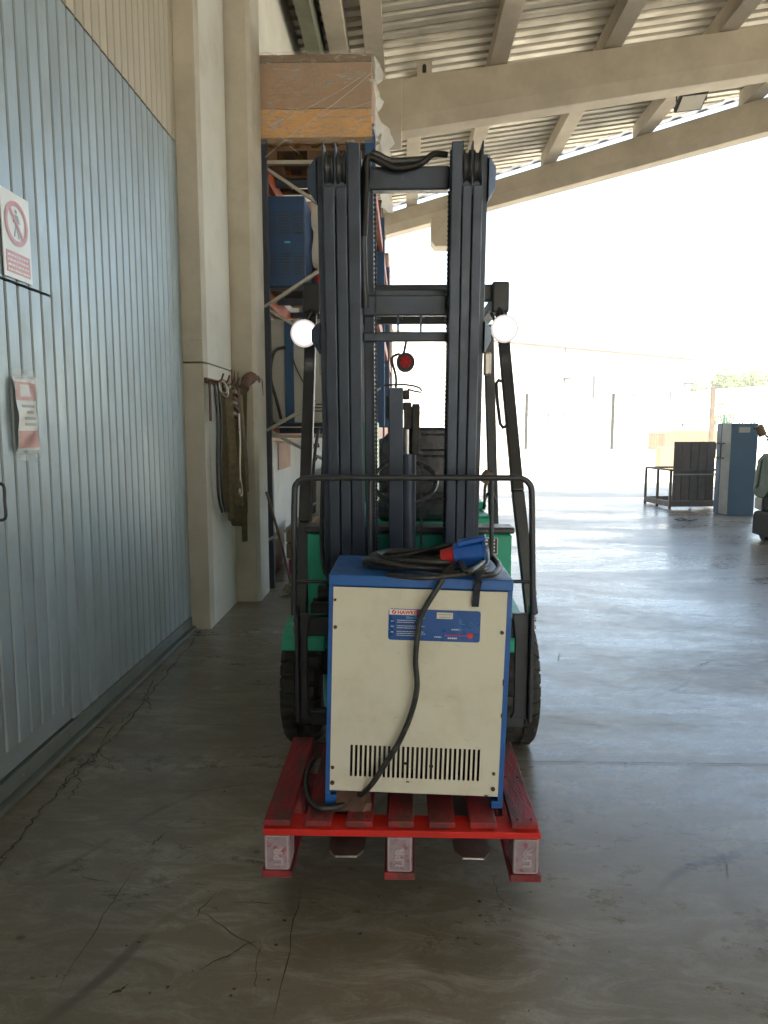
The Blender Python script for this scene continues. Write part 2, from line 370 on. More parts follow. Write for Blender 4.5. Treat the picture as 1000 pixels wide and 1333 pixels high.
def crack(path, jit, n, w0, seed):
    rr = random.Random(seed); pts = []; ws = []
    for i in range(len(path)-1):
        a = Vector(path[i]); b_ = Vector(path[i+1])
        for k in range(n):
            p = a.lerp(b_, k/n); pts.append(V(p.x + rr.uniform(-jit, jit), p.y + rr.uniform(-jit, jit), 0)); ws.append(w0 * rr.uniform(.3, 1.5))
    pts.append(Vector(path[-1])); ws.append(.001)
    return groundstrip(pts, ws, '', '')
ck = MB()
P = [gz(262, 822), gz(225, 868), gz(190, 912), gz(150, 958), gz(112, 996), gz(72, 1035), gz(30, 1085), gz(-10, 1140)]
b = crack([tuple(p) for p in P], .013, 12, .0065, 1); ck.add(b.v, b.f)
for k, (a0, a1, a2) in enumerate([((232,862),(205,880),(182,915)), ((178,925),(150,945),(122,985)), ((128,975),(138,990),(146,1003)), ((190,905),(196,918),(192,930)), ((120,985),(90,1010),(78,1030)), ((96,1006),(105,1020),(90,1042)), ((128,978),(124,990),(104,998))]):
    b = crack([tuple(gz(*a0)), tuple(gz(*a1)), tuple(gz(*a2))], .012, 7, .005, 11+k); ck.add(b.v, b.f)
ck.build('crack', 'joint', floor, kind='stuff')
sf = MB()
for k, (a, c_, wd) in enumerate([((215,1085),(195,1103),.007), ((175,1130),(75,1290),.004), ((250,1180),(345,1245),.004), ((395,1150),(355,1330),.004), ((262,1262),(335,1225),.005),
    ((140,1298),(168,1284),.012), ((300,1176),(368,1178),.003), ((340,1222),(332,1300),.003), ((180,940),(370,948),.003), ((230,1035),(345,1018),.003), ((285,1158),(240,1210),.003),
    ((640,1140),(655,1180),.003), ((940,1110),(952,1145),.003), ((100,1140),(150,1152),.003), ((372,1030),(360,1050),.004), ((335,910),(365,880),.003), ((730,850),(726,862),.006), ((905,868),(925,862),.006)]):
    A = gz(*a); B = gz(*c_); rr = random.Random(k); n = 9
    pts = [A.lerp(B, i/n) + V(rr.uniform(-.006, .006), rr.uniform(-.006, .006), 0) for i in range(n+1)]
    b = groundstrip(pts, [wd * (.2 + math.sin(math.pi*i/n)) * rr.uniform(.4, 1.1) for i in range(n+1)], '', '', .003 + .0001*k); sf.add(b.v, b.f)
rr = random.Random(5)
def blot(cx, cy, rx, ry, seed, z):
    rr = random.Random(seed); n = 22
    pts = [(cx + rx*math.cos(2*math.pi*k/n)*rr.uniform(.7, 1.2), cy + ry*math.sin(2*math.pi*k/n)*rr.uniform(.7, 1.2), z) for k in range(n)]
    sf.add(pts, [tuple(range(n))])
for k in range(60):
    p = gz(rr.uniform(20, 990), rr.uniform(760, 1320)); blot(p.x, p.y, rr.uniform(.002, .007), rr.uniform(.002, .006), k, .0052)
sf.build('scuff_marks', 'scuff', floor, kind='stuff')
for (px, py, nm, lb) in [(885, 678, 'rubbish_scrap', 'small dark scrap lying on the floor before the brown steel frame'), (766, 616, 'rubbish_scrap', 'tiny dark scrap out on the sunlit yard beyond the canopy')]:
    p = gz(px, py); q = MB(); rr = random.Random(px)
    for k in range(5):
        a = p + V(rr.uniform(-.12, .12), rr.uniform(-.1, .1), .01); q.bar(a, a + V(rr.uniform(.05, .16), rr.uniform(-.1, .1), rr.uniform(0, .03)), .05, .012)
    tag(q.build(nm, 'black'), lb, 'rubbish')

# ------------------------------------------------------------ wall with pilasters
def roofz(x): return 5.98 + .125 * x       # underside of purlins
wall = empty('warehouse_wall', (-1.5, 6, 0), 'pale painted concrete warehouse wall with pilasters behind the storage rack', 'wall')
MB().box(-1.40, -1.75, 5.12, 5.83, 0, 1.905).build('wall_panel', 'wallpaint', wall, .004)
MB().box(-1.40, -1.75, 5.12, 5.83, 1.913, 6.12).build('wall_panel', 'wallpaint', wall, .004)
MB().box(-1.75, -1.398, 5.0, 5.117, 0, 1.90).build('pilaster', 'concrete', wall, .006)
MB().box(-1.75, -1.398, 5.0, 5.117, 1.908, 6.12).build('pilaster', 'concrete', wall, .006)
MB().prism([(-1.75,5.85),(-1.235,5.85),(-1.205,5.885),(-1.205,6.24),(-1.75,6.24)], 2, 0, 6.12).build('pilaster', 'concrete', wall, .003)
for (y0, y1) in ((6.26, 9.0), (9.02, 11.9), (11.92, 14.6), (14.62, 16.6)):
    MB().box(-1.55, -1.31, y0, y1, 0, 3.0).build('wall_panel', 'wallpaint', wall, .004)
    MB().box(-1.55, -1.31, y0, y1, 3.012, 6.10).build('wall_panel', 'wallpaint', wall, .004)
MB().box(-1.9, -1.565, -8, 4.98, 5.15, 6.1).build('lintel', 'concrete', wall)
MB().box(-2.1, -1.91, -8, 16.6, 0, 6.1).build('backing_wall', 'concrete', wall)
MB().box(-1.9, 15, -8.3, -8.01, 3.6, 7.9).build('rear_light_blocker', 'concrete', wall)  # unseen, added behind the camera; opening left below to control the front light
MB().box(-1.9, 1.0, -8.3, -8.01, 0, 3.59).build('rear_light_blocker', 'concrete', wall)
MB().box(15.01, 15.3, -8.3, 7, -.01, 8.1).build('side_light_blocker', 'concrete', wall)  # unseen, added at the right to keep light off the foreground
MB().tube([atx(263,442,-1.395)+V(0,.02,.015), atx(240,444,-1.395)+V(.0,.02,.0), atx(238,455,-1.395)+V(0,.02,0)], .003, 6).build('wire_loop', 'steel', wall)

# ------------------------------------------------------------ sliding door made of planks
door = empty('sliding_door', (-1.54, 3, 0), 'tall grey steel sliding door of narrow vertical planks', 'door')
PW = .0925
MB().box(-1.575, -1.562, -.3, 4.995, .03, 5.15).build('backing_sheet', 'dark', door)
rr = random.Random(3)
def plankmesh(h):
    g = .0045; wv = PW/2 - g
    b = MB(); prof = [(-.010, -wv), (.004, -wv), (.0085, -wv+.006), (.0095, 0), (.0085, wv-.006), (.004, wv), (-.010, wv)]
    return b.prism([(x, y) for x, y in prof], 2, 0, h)
def plank_at(y, z0, z1, cache={}):
    k = (round(z1-z0, 3), z0 > 3.3)
    if k not in cache:
        o = plankmesh(z1-z0).build('door_plank', 'door_up' if z0 > 3.3 else 'door', door, origin=(0,0,0)); cache[k] = o
    else:
        o = cache[k].copy(); COL.objects.link(o)
    o.parent = door; o.location = V(-1.545, y, z0) - wloc(door); o.rotation_euler = (0, 0, R(rr.uniform(-.45, .45)))
y = 4.955; 
while y > -.3:
    if y < 3.143 - .02 and y > 2.1:
        plank_at(y, .20, 2.012); plank_at(y, 2.024, 3.338)
    else: plank_at(y, .105, 3.338)
    plank_at(y, 3.350, 5.14)
    y -= PW
MB().box(-1.56, -1.530, -.3, 4.995, .03, .10).build('bottom_rail', 'door_rail', door, .004)
MB().box(-1.559, -1.545, 2.15, 3.14, .108, .195).build('wicket_sill', 'door', door, .003)
MB().box(-1.58, -1.50, -.3, 4.995, .004, .028).build('floor_track', 'door_rail', door, .003)
hp = V(-1.53, 2.60, 0)
MB().tube([V(-1.535,2.605,1.245), V(-1.49,2.605,1.24), V(-1.488,2.605,1.18), V(-1.49,2.605,1.115), V(-1.535,2.605,1.11)], .006, 8).build('handle', 'black', door)
q=MB(); ys_=4.955-PW/2
while ys_>1.5:
    for z in (.066,): q.cyl((-1.5298,ys_,z),(-1.527,ys_,z),.0045,8)
    ys_-=PW*4
q.build('rail_screws','steel',door,kind='stuff')
# signs fixed to the door
def facing(parent, m, y0, y1, z0, z1, x, name, th=.002, bevel=0):
    return MB().box(x-th, x, y0, y1, z0, z1).build(name, m, parent, bevel)
sx = -1.5285
sg = empty('prohibition_sign', (sx, 2.87, 2.03), 'faded white plastic sign with red no-pedestrians circle on grey door', 'sign')
facing(sg, 'paper', 2.770, 2.975, 2.032, 2.360, sx+.002, 'board', .003)
def ringx(x, cy, cz, r0, r1, a0=0, a1=360, n=48, th=.001):
    b = MB(); pts = []
    for k in range(n+1):
        a = R(a0 + (a1-a0)*k/n)
        pts += [(x, cy+r0*math.cos(a), cz+r0*math.sin(a)), (x, cy+r1*math.cos(a), cz+r1*math.sin(a))]
    b.add(pts, [(2*k, 2*k+1, 2*k+3, 2*k+2) for k in range(n)]); return b
cy, cz = 2.872, 2.245
rb = ringx(sx+.0045, cy, cz, .066, .084)
dv = V(0, -math.cos(R(50)), math.sin(R(50)))
rb.bar(V(sx+.0044, cy, cz) - dv*.07, V(sx+.0044, cy, cz) + dv*.07, .014, .0006, ref=(1,0,0))
rb.build('red_circle', 'fadedred', sg)
fg = MB(); X = sx+.0034
fg.cyl((X-.0003, cy, cz+.046), (X+.0003, cy, cz+.046), .0085, 14)
fg.prism([(cy-.012, cz+.034), (cy+.012, cz+.034), (cy+.010, cz-.004), (cy-.010, cz-.004)], 0, X-.0003, X+.0003)
for a, c_ in (((0,.0,0),(0,-.020,-.052)), ((0,.0,0),(0,.014,-.054)), ((0,-.009,.030),(0,-.022,.002)), ((0,.009,.030),(0,.022,.004))):
    fg.bar(V(X, cy, cz)+Vector(a), V(X, cy, cz)+Vector(c_), .008, .0006, ref=(1,0,0))
fg.build('walking_figure', 'figure', sg)
facing(sg, 'fadedred', 2.787, 2.960, 2.052, 2.133, sx+.0035, 'text_box', .0015)
tl = MB()
for i in range(4):
    z = 2.121 - i*.0185; yy = 2.797
    rr2 = random.Random(i)
    while yy < 2.945:
        q = rr2.uniform(.006, .022); tl.box(sx+.0036, sx+.0041, yy, min(yy+q, 2.95), z-.007, z); yy += q+.004
tl.build('faded_lettering', 'paper', sg, kind='stuff')
# notice in plastic sleeve
nz = empty('notice_sleeve', (sx, 2.86, 1.34), 'crumpled red and white notice in taped clear plastic sleeve on grey door', 'notice')
def sheet(y0, y1, z0, z1, off, m, name, bulge=.012):
    b = MB(); NY, NZ = 14, 18; vs = []
    for j in range(NZ+1):
        for i in range(NY+1):
            u = i/NY; v_ = j/NZ; zz = z0+(z1-z0)*v_; T = (zz-1.35)/.31
            U = ((y0+(y1-y0)*u)-2.765)/.19
            vs.append((sx+off+bulge*math.sin(math.pi*U)*(.4+.6*math.sin(math.pi*T))+.003*math.sin(9*U+4*T)+.0025*math.sin(17*T-6*U)+.014*(1-U)*math.sin(math.pi*T), y0+(y1-y0)*u, zz))
    b.add(vs, [(j*(NY+1)+i, j*(NY+1)+i+1, (j+1)*(NY+1)+i+1, (j+1)*(NY+1)+i) for j in range(NZ) for i in range(NY)], True)
    return b.build(name, m, nz)
sheet(2.772, 2.948, 1.362, 1.648, .004, 'paper', 'notice_paper')
sheet(2.776, 2.944, 1.560, 1.632, .006, 'fadedred2', 'red_band'); sheet(2.776, 2.944, 1.372, 1.440, .006, 'fadedred2', 'red_band')
sheet(2.803, 2.865, 1.575, 1.622, .0075, 'paper', 'white_symbol')
for i, (a, c_) in enumerate(((2.80,2.90),(2.83,2.89),(2.815,2.905),(2.82,2.90))):
    sheet(a, c_, 1.532-i*.024, 1.543-i*.024, .0062, 'greyprint', 'print_line')
sheet(2.764, 2.956, 1.345, 1.660, .010, 'sleeve', 'plastic_cover')
for y0, y1, z0, z1 in ((2.775,2.845,1.645,1.684),(2.880,2.945,1.648,1.682),(2.785,2.85,1.322,1.352),(2.90,2.95,1.324,1.35)):
    sheet(y0, y1, z0, z1, .010, 'sleeve', 'tape', .002)

# ------------------------------------------------------------ canopy roof
roof = empty('canopy_roof', (0, 5, 6), 'sloping canopy roof of corrugated metal sheets on concrete beams and purlins', 'roof')
def edgeY(x): return 15.8 - .545 * (x + .3)
pts = []; per = .2; yv = -8.0; row = []
while yv < 16.2:
    row += [(yv, .0), (yv+.11, .0), (yv+.125, .038), (yv+.185, .038)]; yv += per
b = MB(); vs = []
for (yy, dz) in row:
    xm = min(15, (15.8+.30 - yy)/.545 - .3); xm = max(xm, -1.95)
    for x in (-2.1, xm): vs.append((x, yy, roofz(x) + .30 + dz))
b.add(vs, [(2*i, 2*i+1, 2*i+3, 2*i+2) for i in range(len(row)-1)])
b.build('roof_sheet', 'sheet', roof)
b = MB()
for x0, x1 in ((-1.3, 12.9),): b.bar((x0, edgeY(x0)+.36, roofz(x0)+.31), (x1, edgeY(x1)+.36, roofz(x1)+.31), .03, .11)
b.build('edge_flashing', 'fascia', roof)
def purlin(x, y0, y1, m='beamc'):
    zb = roofz(x); q = MB().prism([(x-.115, zb+.01), (x+.115, zb+.01), (x+.10, zb+.285), (x-.10, zb+.285)], 1, y0, y1)
    return q.build('purlin', m, roof, .008)
for x in (-.38, 1.20, 2.66, 4.13, 5.6, 7.05, 8.5, 10, 11.5, 13): 
    purlin(x, -7.9, min(edgeY(x)+.1, 20) if x > -.5 else 15.8)
purlin(-.80, -7.9, 15.8); purlin(.13, 10.55, edgeY(.13)+.1)
MB().box(-1.15, -.98, -7.9, 15.9, 5.75, 6.05).build('edge_beam', 'green_beam', roof, .01)
def rafter(x0, x1, ya, yb, w, d0, d1, name='roof_beam'):
    # tapered beam from (x0,ya) to (x1,yb); d = depth
    b = MB(); n = 1; dirv = (Vector((x1, yb, 0)) - Vector((x0, ya, 0))).normalized(); s_ = Vector((-dirv.y, dirv.x, 0)) * w/2
    vs = []
    for x, yy, d in ((x0, ya, d0), (x1, yb, d1)):
        zt = roofz(x) - .005; p = Vector((x, yy, 0)); e = .07*s_.normalized()
        for q, z in ((p - s_, zt), (p + s_, zt), (p + s_, zt-d+.16), (p + s_ - e, zt-d), (p - s_ + e, zt-d), (p - s_, zt-d+.16)): vs.append((q.x, q.y, z))
    b.add(vs, [(0,1,2,3,4,5)[::-1], (6,7,8,9,10,11)] + [(k, (k+1) % 6, 6+(k+1) % 6, 6+k) for k in range(6)])
    return b.build(name, 'beamc', roof, .012)
rafter(-1.3, 14.9, 10.1, 10.1, .42, .64, .42)
rafter(-1.3, 14.9, 2.0, 2.0, .42, .84, .60); rafter(-1.3, 14.9, -6, -6, .42, .84, .60)
rafter(-1.3, 12.9, edgeY(-1.3), edgeY(12.9), .40, .40, .62)
MB().box(-.42, -.05, 9.80, 10.42, 5.28, 5.93).build('beam_end_block', 'beamc', roof, .01)
b = MB().box(.14, .34, 9.92, 10.0, 5.99, 6.20); b.build('hanger_plate', 'beamc', roof, .006)
MB().prism([(.215,6.05),(.265,6.05),(.265,6.13),(.25,6.15),(.23,6.15),(.215,6.13)], 1, 9.905, 9.919).build('slot', 'dark', roof)
# concrete column carrying the outer beam
px0 = at(588, 600, 14.9).x; px1 = at(622, 600, 14.9).x
colm = empty('concrete_column', ((px0+px1)/2, 15.0, 0), 'square concrete column under the outer canopy beam, behind right mast', 'column')
MB().box(px0, px1, 14.6, 15.1, 0, 5.55).build('shaft', 'beamc', colm, .01)
q0 = at(561, 300, 14.8); MB().prism([(q0.x, 5.55), (q0.x, 5.12), (q0.x+.08, 5.02), (px0-.003, 5.02), (px0-.003, 5.55)], 1, 14.62, 15.08).build('corbel', 'beamc', colm, .006)
# floodlight under the first beam
fl = empty('floodlight', (3.85, 10.35, 5.85), 'small square floodlight on a bracket under the near canopy beam', 'floodlight')
c0 = at(900, 133, 10.55); tl_ = Matrix.Rotation(R(-28), 4, 'X') @ Matrix.Rotation(R(-8), 4, 'Y')
def xf(b, mx, off):
    b.v = [mx @ v + off for v in b.v]; return b
xf(MB().box(-.19,.19,-.14,.14,-.01,.05), tl_, c0).build('housing', 'black', fl, .006)
xf(MB().box(-.165,.165,-.115,.115,-.018,-.011), tl_, c0).build('glass', 'lens', fl)
MB().tube([c0+V(-.20,0,0), c0+V(-.205,0,.18), c0+V(-.19,-.05,.235), c0+V(.14,-.05,.27), c0+V(.195,0,.22), c0+V(.20,0,.02)], .011, 6, sub=3).build('bracket', 'brown', fl)

# ------------------------------------------------------------ yard, fence and buildings beyond
yw = MB().box(-10, 42, 27, 27.25, -.01, .66); tag(yw.build('yard_wall', 'kerb', bevel=.01), 'low white concrete wall carrying the wire fence across the yard', 'wall')
fen = empty('wire_fence', (5, 27.1, .66), 'wire mesh security fence with grey posts on low white yard wall', 'fence')
for px, top in ((-60,516),(120,516),(452,516),(686, 516), (799, 510), (1040,500), (1180,500)):
    p = at(px, top, 27.1); MB().box(p.x-.055, p.x+.055, 27.08, 27.14, .66, 2.75).build('fence_post', 'fence', fen, .004)
for (xa, xb) in ((at(452,0,27.1).x, at(686,0,27.1).x), (at(686,0,27.1).x, at(799,0,27.1).x), (at(799,0,27.1).x, at(924,0,27.1).x), (at(924,0,27.1).x, at(1040,0,27.1).x)):
    b = MB(); x = xa+.06
    while x < xb-.05: b.box(x-.0035, x+.0035, 27.10, 27.107, .67, 2.70); x += .10
    for z in (.70, 1.2, 1.7, 2.2, 2.68): b.box(xa+.06, xb-.06, 27.108, 27.116, z, z+.012)
    b.build('mesh_panel', 'mesh', fen, kind='stuff')
p = at(929, 503, 20); pole = MB().box(p.x-.05, p.x+.05, 19.95, 20.05, 0, at(929, 503, 20).z)
tag(pole.build('steel_pole', 'brown', bevel=.004), 'tall thin brown steel post rising behind the blue cabinet', 'post')
# green mesh fence at far right
gf = empty('green_mesh_fence', (14, 25, 0), 'green netting fence panel above the blue cabinet at right', 'fence')
a = at(944, 541, 25); b_ = at(1100, 541, 25); nb = MB(); x = a.x
while x < b_.x: nb.box(x-.006, x+.006, 25, 25.01, 0, a.z); x += .075
zz = a.z
while zz > .4: nb.box(a.x, b_.x, 25.011, 25.021, zz-.008, zz+.004); zz -= .12
nb.build('netting', 'netting', gf, kind='stuff')
for x in (a.x, (a.x+b_.x)/2, b_.x): MB().box(x-.03, x+.03, 25.025, 25.085, 0, a.z+.05).build('post', 'netting', gf)
# tan concrete tank / block beyond the fence
p0 = at(866, 560, 29); p1 = at(932, 560, 29)
tag(MB().prism([(p0.x,-.01),(p1.x+.9,-.01),(p1.x+.9,p0.z-.06),(p1.x,p0.z-.02),(p0.x+.3,p0.z),(p0.x,p0.z-.12)], 1, 29, 31).build('concrete_block', 'tan', bevel=.02), 'tan concrete block standing behind the wire fence', 'block')
tag(MB().box(at(860,590,26).x, at(868,590,26).x+.4, 26, 26.5, -.01, at(860,582,26).z).build('concrete_block', 'tan', bevel=.02), 'small tan concrete block low in front of the wire fence', 'block')
# white industrial building: facade from A to B
A = at(430, 450, 40); A.z = 0; B = at(900, 470, 60); B.z = 0
dirf = (B-A).normalized(); nrm = V(dirf.y, -dirf.x, 0); LF = (B-A).length
bld = empty('industrial_building', tuple(A), 'long white industrial building with narrow windows beyond the yard fence', 'building')
def fpt(s, z, out=0): return A + dirf*s + nrm*out + V(0,0,z)
def fbox(s0, s1, z0, z1, o0, o1):
    b = MB(); b.add([fpt(s0,z0,o1),fpt(s1,z0,o1),fpt(s1,z0,o0),fpt(s0,z0,o0),fpt(s0,z1,o1),fpt(s1,z1,o1),fpt(s1,z1,o0),fpt(s0,z1,o0)],
        [(0,3,2,1),(4,5,6,7),(0,1,5,4),(1,2,6,5),(2,3,7,6),(3,0,4,7)]); return b
def fhit(px, py):
    d = ray(px, py); o = V(0,0,H); t = (A-o).dot(nrm)/d.dot(nrm); p = o+d*t; return (p-A).dot(dirf), p.z
fbox(0, LF, -.01, 6.95, -12, 0).build('wall', 'facade', bld)
fbox(-.2, LF+.2, 6.96, 7.10, -12.2, .15).build('parapet_cap', 'brown', bld)
fbox(0, LF, 2.4, 2.46, .002, .05).build('wall_band', 'grey', bld)
for px, ya, yb, wpx in ((772,488,520,6),(824,492,518,4),(872,508,520,5),(878,508,520,4)):
    s0, z0 = fhit(px-wpx/2, yb); s1, z1 = fhit(px+wpx/2, ya)
    fr = fbox(s0, s1, z0, z1, .003, .06).build('window', 'grey', bld); fbox(s0+.06, s1-.06, z0+.08, z1-.08, .061, .066).build('pane', 'pane', fr)
for px, ya in ((715, 455), (735, 445), (841, 500), (890, 500)):
    s0, z0 = fhit(px, ya); MB().cyl(fpt(s0, 0, .1), fpt(s0, z0, .1), .035, 8).build('drainpipe', 'fence', bld)
s0, z0 = fhit(845, 489); 
ac = fbox(s0-.45, s0+.45, z0-.4, z0+.4, .15, .6).build('air_conditioner', 'grey', bld, bevel=.02)
g = MB()
for k in range(7): 
    q = fbox(s0-.38, s0+.38, z0-.33+k*.1, z0-.28+k*.1, .601, .62); g.add(q.v, q.f)
g.build('grille', 'fence', ac)
for px, py in ((735, 494), (890, 553), (892, 500)):
    s0, z0 = fhit(px, py); fbox(s0-.35, s0+.35, z0, z0+.08, .02, .5).build('wall_lamp', 'fence', bld)
# low warehouse at far right
a = at(903, 508, 88); b_ = at(1150, 496, 88)
lw = empty('low_warehouse', (a.x, 88, 0), 'low pale warehouse roofline in front of the trees at far right', 'building')
MB().box(a.x, b_.x, 88, 100, -.01, a.z-.6).build('wall', 'facade', lw)
MB().prism([(a.x-.3, a.z-.59), (b_.x, a.z-.59), (b_.x, a.z+1.2), (a.x+2, a.z+.1), (a.x-.3, a.z-.3)], 1, 87.8, 100).build('roof', 'facade', lw)
# trees
def tree(x, yv, z0, h, rad, seed, label, group, leafm, n=1500):
    t = empty('tree', (x, yv, z0), label, 'tree', group); rr = random.Random(seed)
    tr = MB().tube([(x,yv,z0),(x+rr.uniform(-.2,.2),yv,z0+h*.35),(x+rr.uniform(-.3,.3),yv,z0+h*.7)], [rad*.08, rad*.06, rad*.02], 7)
    for k in range(5):
        a = rr.uniform(0, 6.28); tr.tube([(x,yv,z0+h*.35),(x+math.cos(a)*rad*.4,yv+math.sin(a)*rad*.4,z0+h*.6),(x+math.cos(a)*rad*.7,yv+math.sin(a)*rad*.7,z0+h*.8)], [rad*.04, rad*.02, rad*.01], 5)
    tr.build('trunk', 'bark', t)
    b = MB(); cl = [(rr.uniform(-1,1)*rad*.7, rr.uniform(-1,1)*rad*.7, h*rr.uniform(.45,.92), rad*rr.uniform(.28,.5)) for _ in range(11)]
    for _ in range(n):
        c = rr.choice(cl); d = Vector((rr.gauss(0,1), rr.gauss(0,1), rr.gauss(0,1))).normalized() * c[3] * rr.uniform(.5, 1.05)
        p = Vector((x+c[0], yv+c[1], z0+c[2])) + d; s = rad*rr.uniform(.04, .09)
        u = Vector((rr.gauss(0,1), rr.gauss(0,1), rr.gauss(0,1))).normalized(); v_ = u.orthogonal().normalized()
        b.add([p-u*s, p+v_*s*.6, p+u*s, p-v_*s*.6], [(0,1,2,3)])
    b.build('crown', leafm, t)
GT = 'trees behind the low white warehouse'
for i, (px, py, Y, hh) in enumerate(((912,489,125,0),(932,486,120,0),(955,481,118,0),(978,484,122,0),(1004,486,120,0),(1030,484,120,0))):
    p = at(px, py, Y); tree(p.x, Y, 0, p.z*1.03, 3.0 + .5*(i % 3), 20+i, ['leftmost pale green tree above the low warehouse roof','pale green tree second from left above the low warehouse','tallest yellow-green tree above the low warehouse','pale green tree right of the tallest one, above the roofline','pale green tree at the right frame edge behind the warehouse','outermost tree at the far right, mostly outside the picture'][i], GT, 'leaf', 2600)
for i, (px, py, Y) in enumerate(((932, 512, 60), (946, 530, 58))):
    p = at(px, py, Y); tree(p.x, Y, 0, p.z*1.02, .9, 40+i, ['slender dark green tree just right of the brown post','small low bush top above the green netting fence'][i], None, 'leaf2', 900)

# ------------------------------------------------------------ right: steel frame, cabinet, scrubber
def quadprism(P, z0, z1):
    b = MB(); b.add([p+V(0,0,z0) for p in P]+[p+V(0,0,z1) for p in P], [(3,2,1,0),(4,5,6,7)]+[(k,(k+1)%4,4+(k+1)%4,4+k) for k in range(4)]); return b
fa = gz(838, 652); fr = empty('steel_frame_table', tuple(gz(880, 660)), 'low brown steel frame with an upright ribbed panel beside the blue cabinet', 'frame')
p1 = V(4.67,13.95,0); p2 = V(4.795,13.0,0); p3 = V(5.68,13.1,0); p4 = V(5.6,14.1,0)
b = MB()
for p in (p1, p2, p3, p4, (p1+p2)/2): b.build if 0 else None
for p in (p1, (p1+p2)/2, p2, p3, p4): MB().box(p.x-.02, p.x+.02, p.y-.02, p.y+.02, 0, .70).build('leg', 'brown', fr)
for z in (.09, .70):
    for q, r_ in ((p1,p2),(p2,p3),(p3,p4),(p4,p1)): MB().bar(q+V(0,0,z), r_+V(0,0,z), .035, .035 if z > .5 else .10).build('rail', 'brown', fr)
n = 5; pa = V(4.86, 13.06, 0); pb = V(5.64, 13.16, 0)
quadprism([pa+V(0,.022,0), pb+V(0,.022,0), pb+V(0,.028,0), pa+V(0,.028,0)], .14, 1.205).build('panel_backing', 'brown', fr)
for k in range(n):
    q0 = pa.lerp(pb, k/n); q1 = pa.lerp(pb, (k+1)/n - .012)
    MB().add([q0+V(0,0,.14), q1+V(0,0,.14), q1+V(0,.02,.14), q0+V(0,.02,.14), q0+V(0,0,1.21), q1+V(0,0,1.21), q1+V(0,.02,1.21), q0+V(0,.02,1.21)],
             [(0,3,2,1),(4,5,6,7),(0,1,5,4),(1,2,6,5),(2,3,7,6),(3,0,4,7)]).build('panel', 'brown', fr, .003)
MB().bar(pa+V(0,-.02,.62), pb+V(0,-.02,.62), .02, .025).build('cross_rail', 'cabgrey', fr)
cb = empty('metal_cabinet', (5.4, 12.2, 0), 'tall dark teal metal cabinet with a grey front edge and black handles', 'cabinet')
c1 = V(5.31,12.35,0); c2 = V(5.385,12.0,0); c3 = V(5.83,12.03,0); c4 = V(5.76,12.5,0)
quadprism([c1,c2,c3,c4], 0, 1.53).build('body', 'cabblue', cb, .006)
dd = (c2-c1).normalized(); nn = V(dd.y,-dd.x,0)
quadprism([c1+nn*.012+dd*.13, c2+nn*.012-dd*.004, c2+nn*.002-dd*.004, c1+nn*.002+dd*.13], .02, 1.52).build('door', 'cabgrey', cb, .002)
quadprism([c1+nn*.012, c1+nn*.012+dd*.12, c1+nn*.002+dd*.12, c1+nn*.002], .02, 1.52).build('door', 'cabblue', cb, .002)
for t in (.06, .20):
    h0 = c1+dd*t+nn*.012
    MB().tube([h0+V(0,0,1.20), h0+nn*.06+V(0,0,1.19), h0+nn*.06+V(0,0,.96), h0+V(0,0,.95)], .012, 6, sub=1).build('handle', 'black', cb)
MB().box(5.50, 5.68, 11.995, 12.003, 1.38, 1.47).build('paper_label', 'cabgrey', cb)
for x in (5.55, 5.74): MB().tube([(x,12.1,1.53),(x,12.1,1.58),(x+.05,12.1,1.58),(x+.05,12.1,1.53)], .008, 6, sub=1).build('lifting_eye', 'black', cb)
sb = empty('floor_scrubber', (5.0, 9.7, 0), 'green and grey ride-on floor scrubber partly cut off at the right edge', 'cleaning machine')
x0 = 4.62; YB = 9.56
MB().prism([(YB,.06),(YB,.30),(YB-.04,.36),(YB-.10,.38),(8.3,.38),(8.3,.06)], 0, x0, x0+.9).build('base', 'scrubd', sb, .02)
MB().prism([(YB-.03,.384),(YB-.03,.62),(YB-.10,1.0),(YB-.2,1.10),(8.35,1.10),(8.35,.384)], 0, x0+.02, x0+.86).build('body', 'scrubd', sb, .03)
MB().prism([(YB+.01,.62),(YB-.03,.86),(YB-.08,1.04),(YB-.22,1.13),(YB-.6,1.13),(YB-.42,.66),(YB-.28,.56),(YB-.08,.56)], 0, x0-.012, x0+.019).build('cover', 'scrub', sb, .01)
MB().prism([(YB-.02,.70),(YB-.10,1.0),(YB-.2,1.06),(YB-.13,.72),(YB-.06,.66)], 0, x0-.022, x0-.0125).build('cover_panel', 'scrub', sb, .006)
MB().prism([(YB-.032,.40),(YB-.032,.55),(YB-.22,.55),(YB-.22,.40)], 0, x0+.005, x0+.0195).build('side_trim', 'cabgrey', sb, .004)
MB().box(x0+.06, x0+.8, 8.5, 9.3, 1.135, 1.18).build('lid', 'scrub', sb, .02)
MB().tube([(x0+.2,9.3,1.14),(x0+.12,9.35,1.26),(x0+.06,9.4,1.32)], .03, 8).build('arm', 'black', sb)
MB().cyl((x0-.09,9.35,1.48),(x0-.03,9.35,1.36), .05, 14).build('lamp', 'tan', sb)
MB().tube([(x0-.13,9.4,1.45),(x0-.06,9.36,1.42),(x0+.08,9.36,1.30)], .012, 6).build('lamp_stalk', 'black', sb)
for yy in (8.6, 9.35): MB().cyl((x0+.04, yy, .09), (x0+.12, yy, .09), .09, 18).build('wheel', 'rubber', sb)

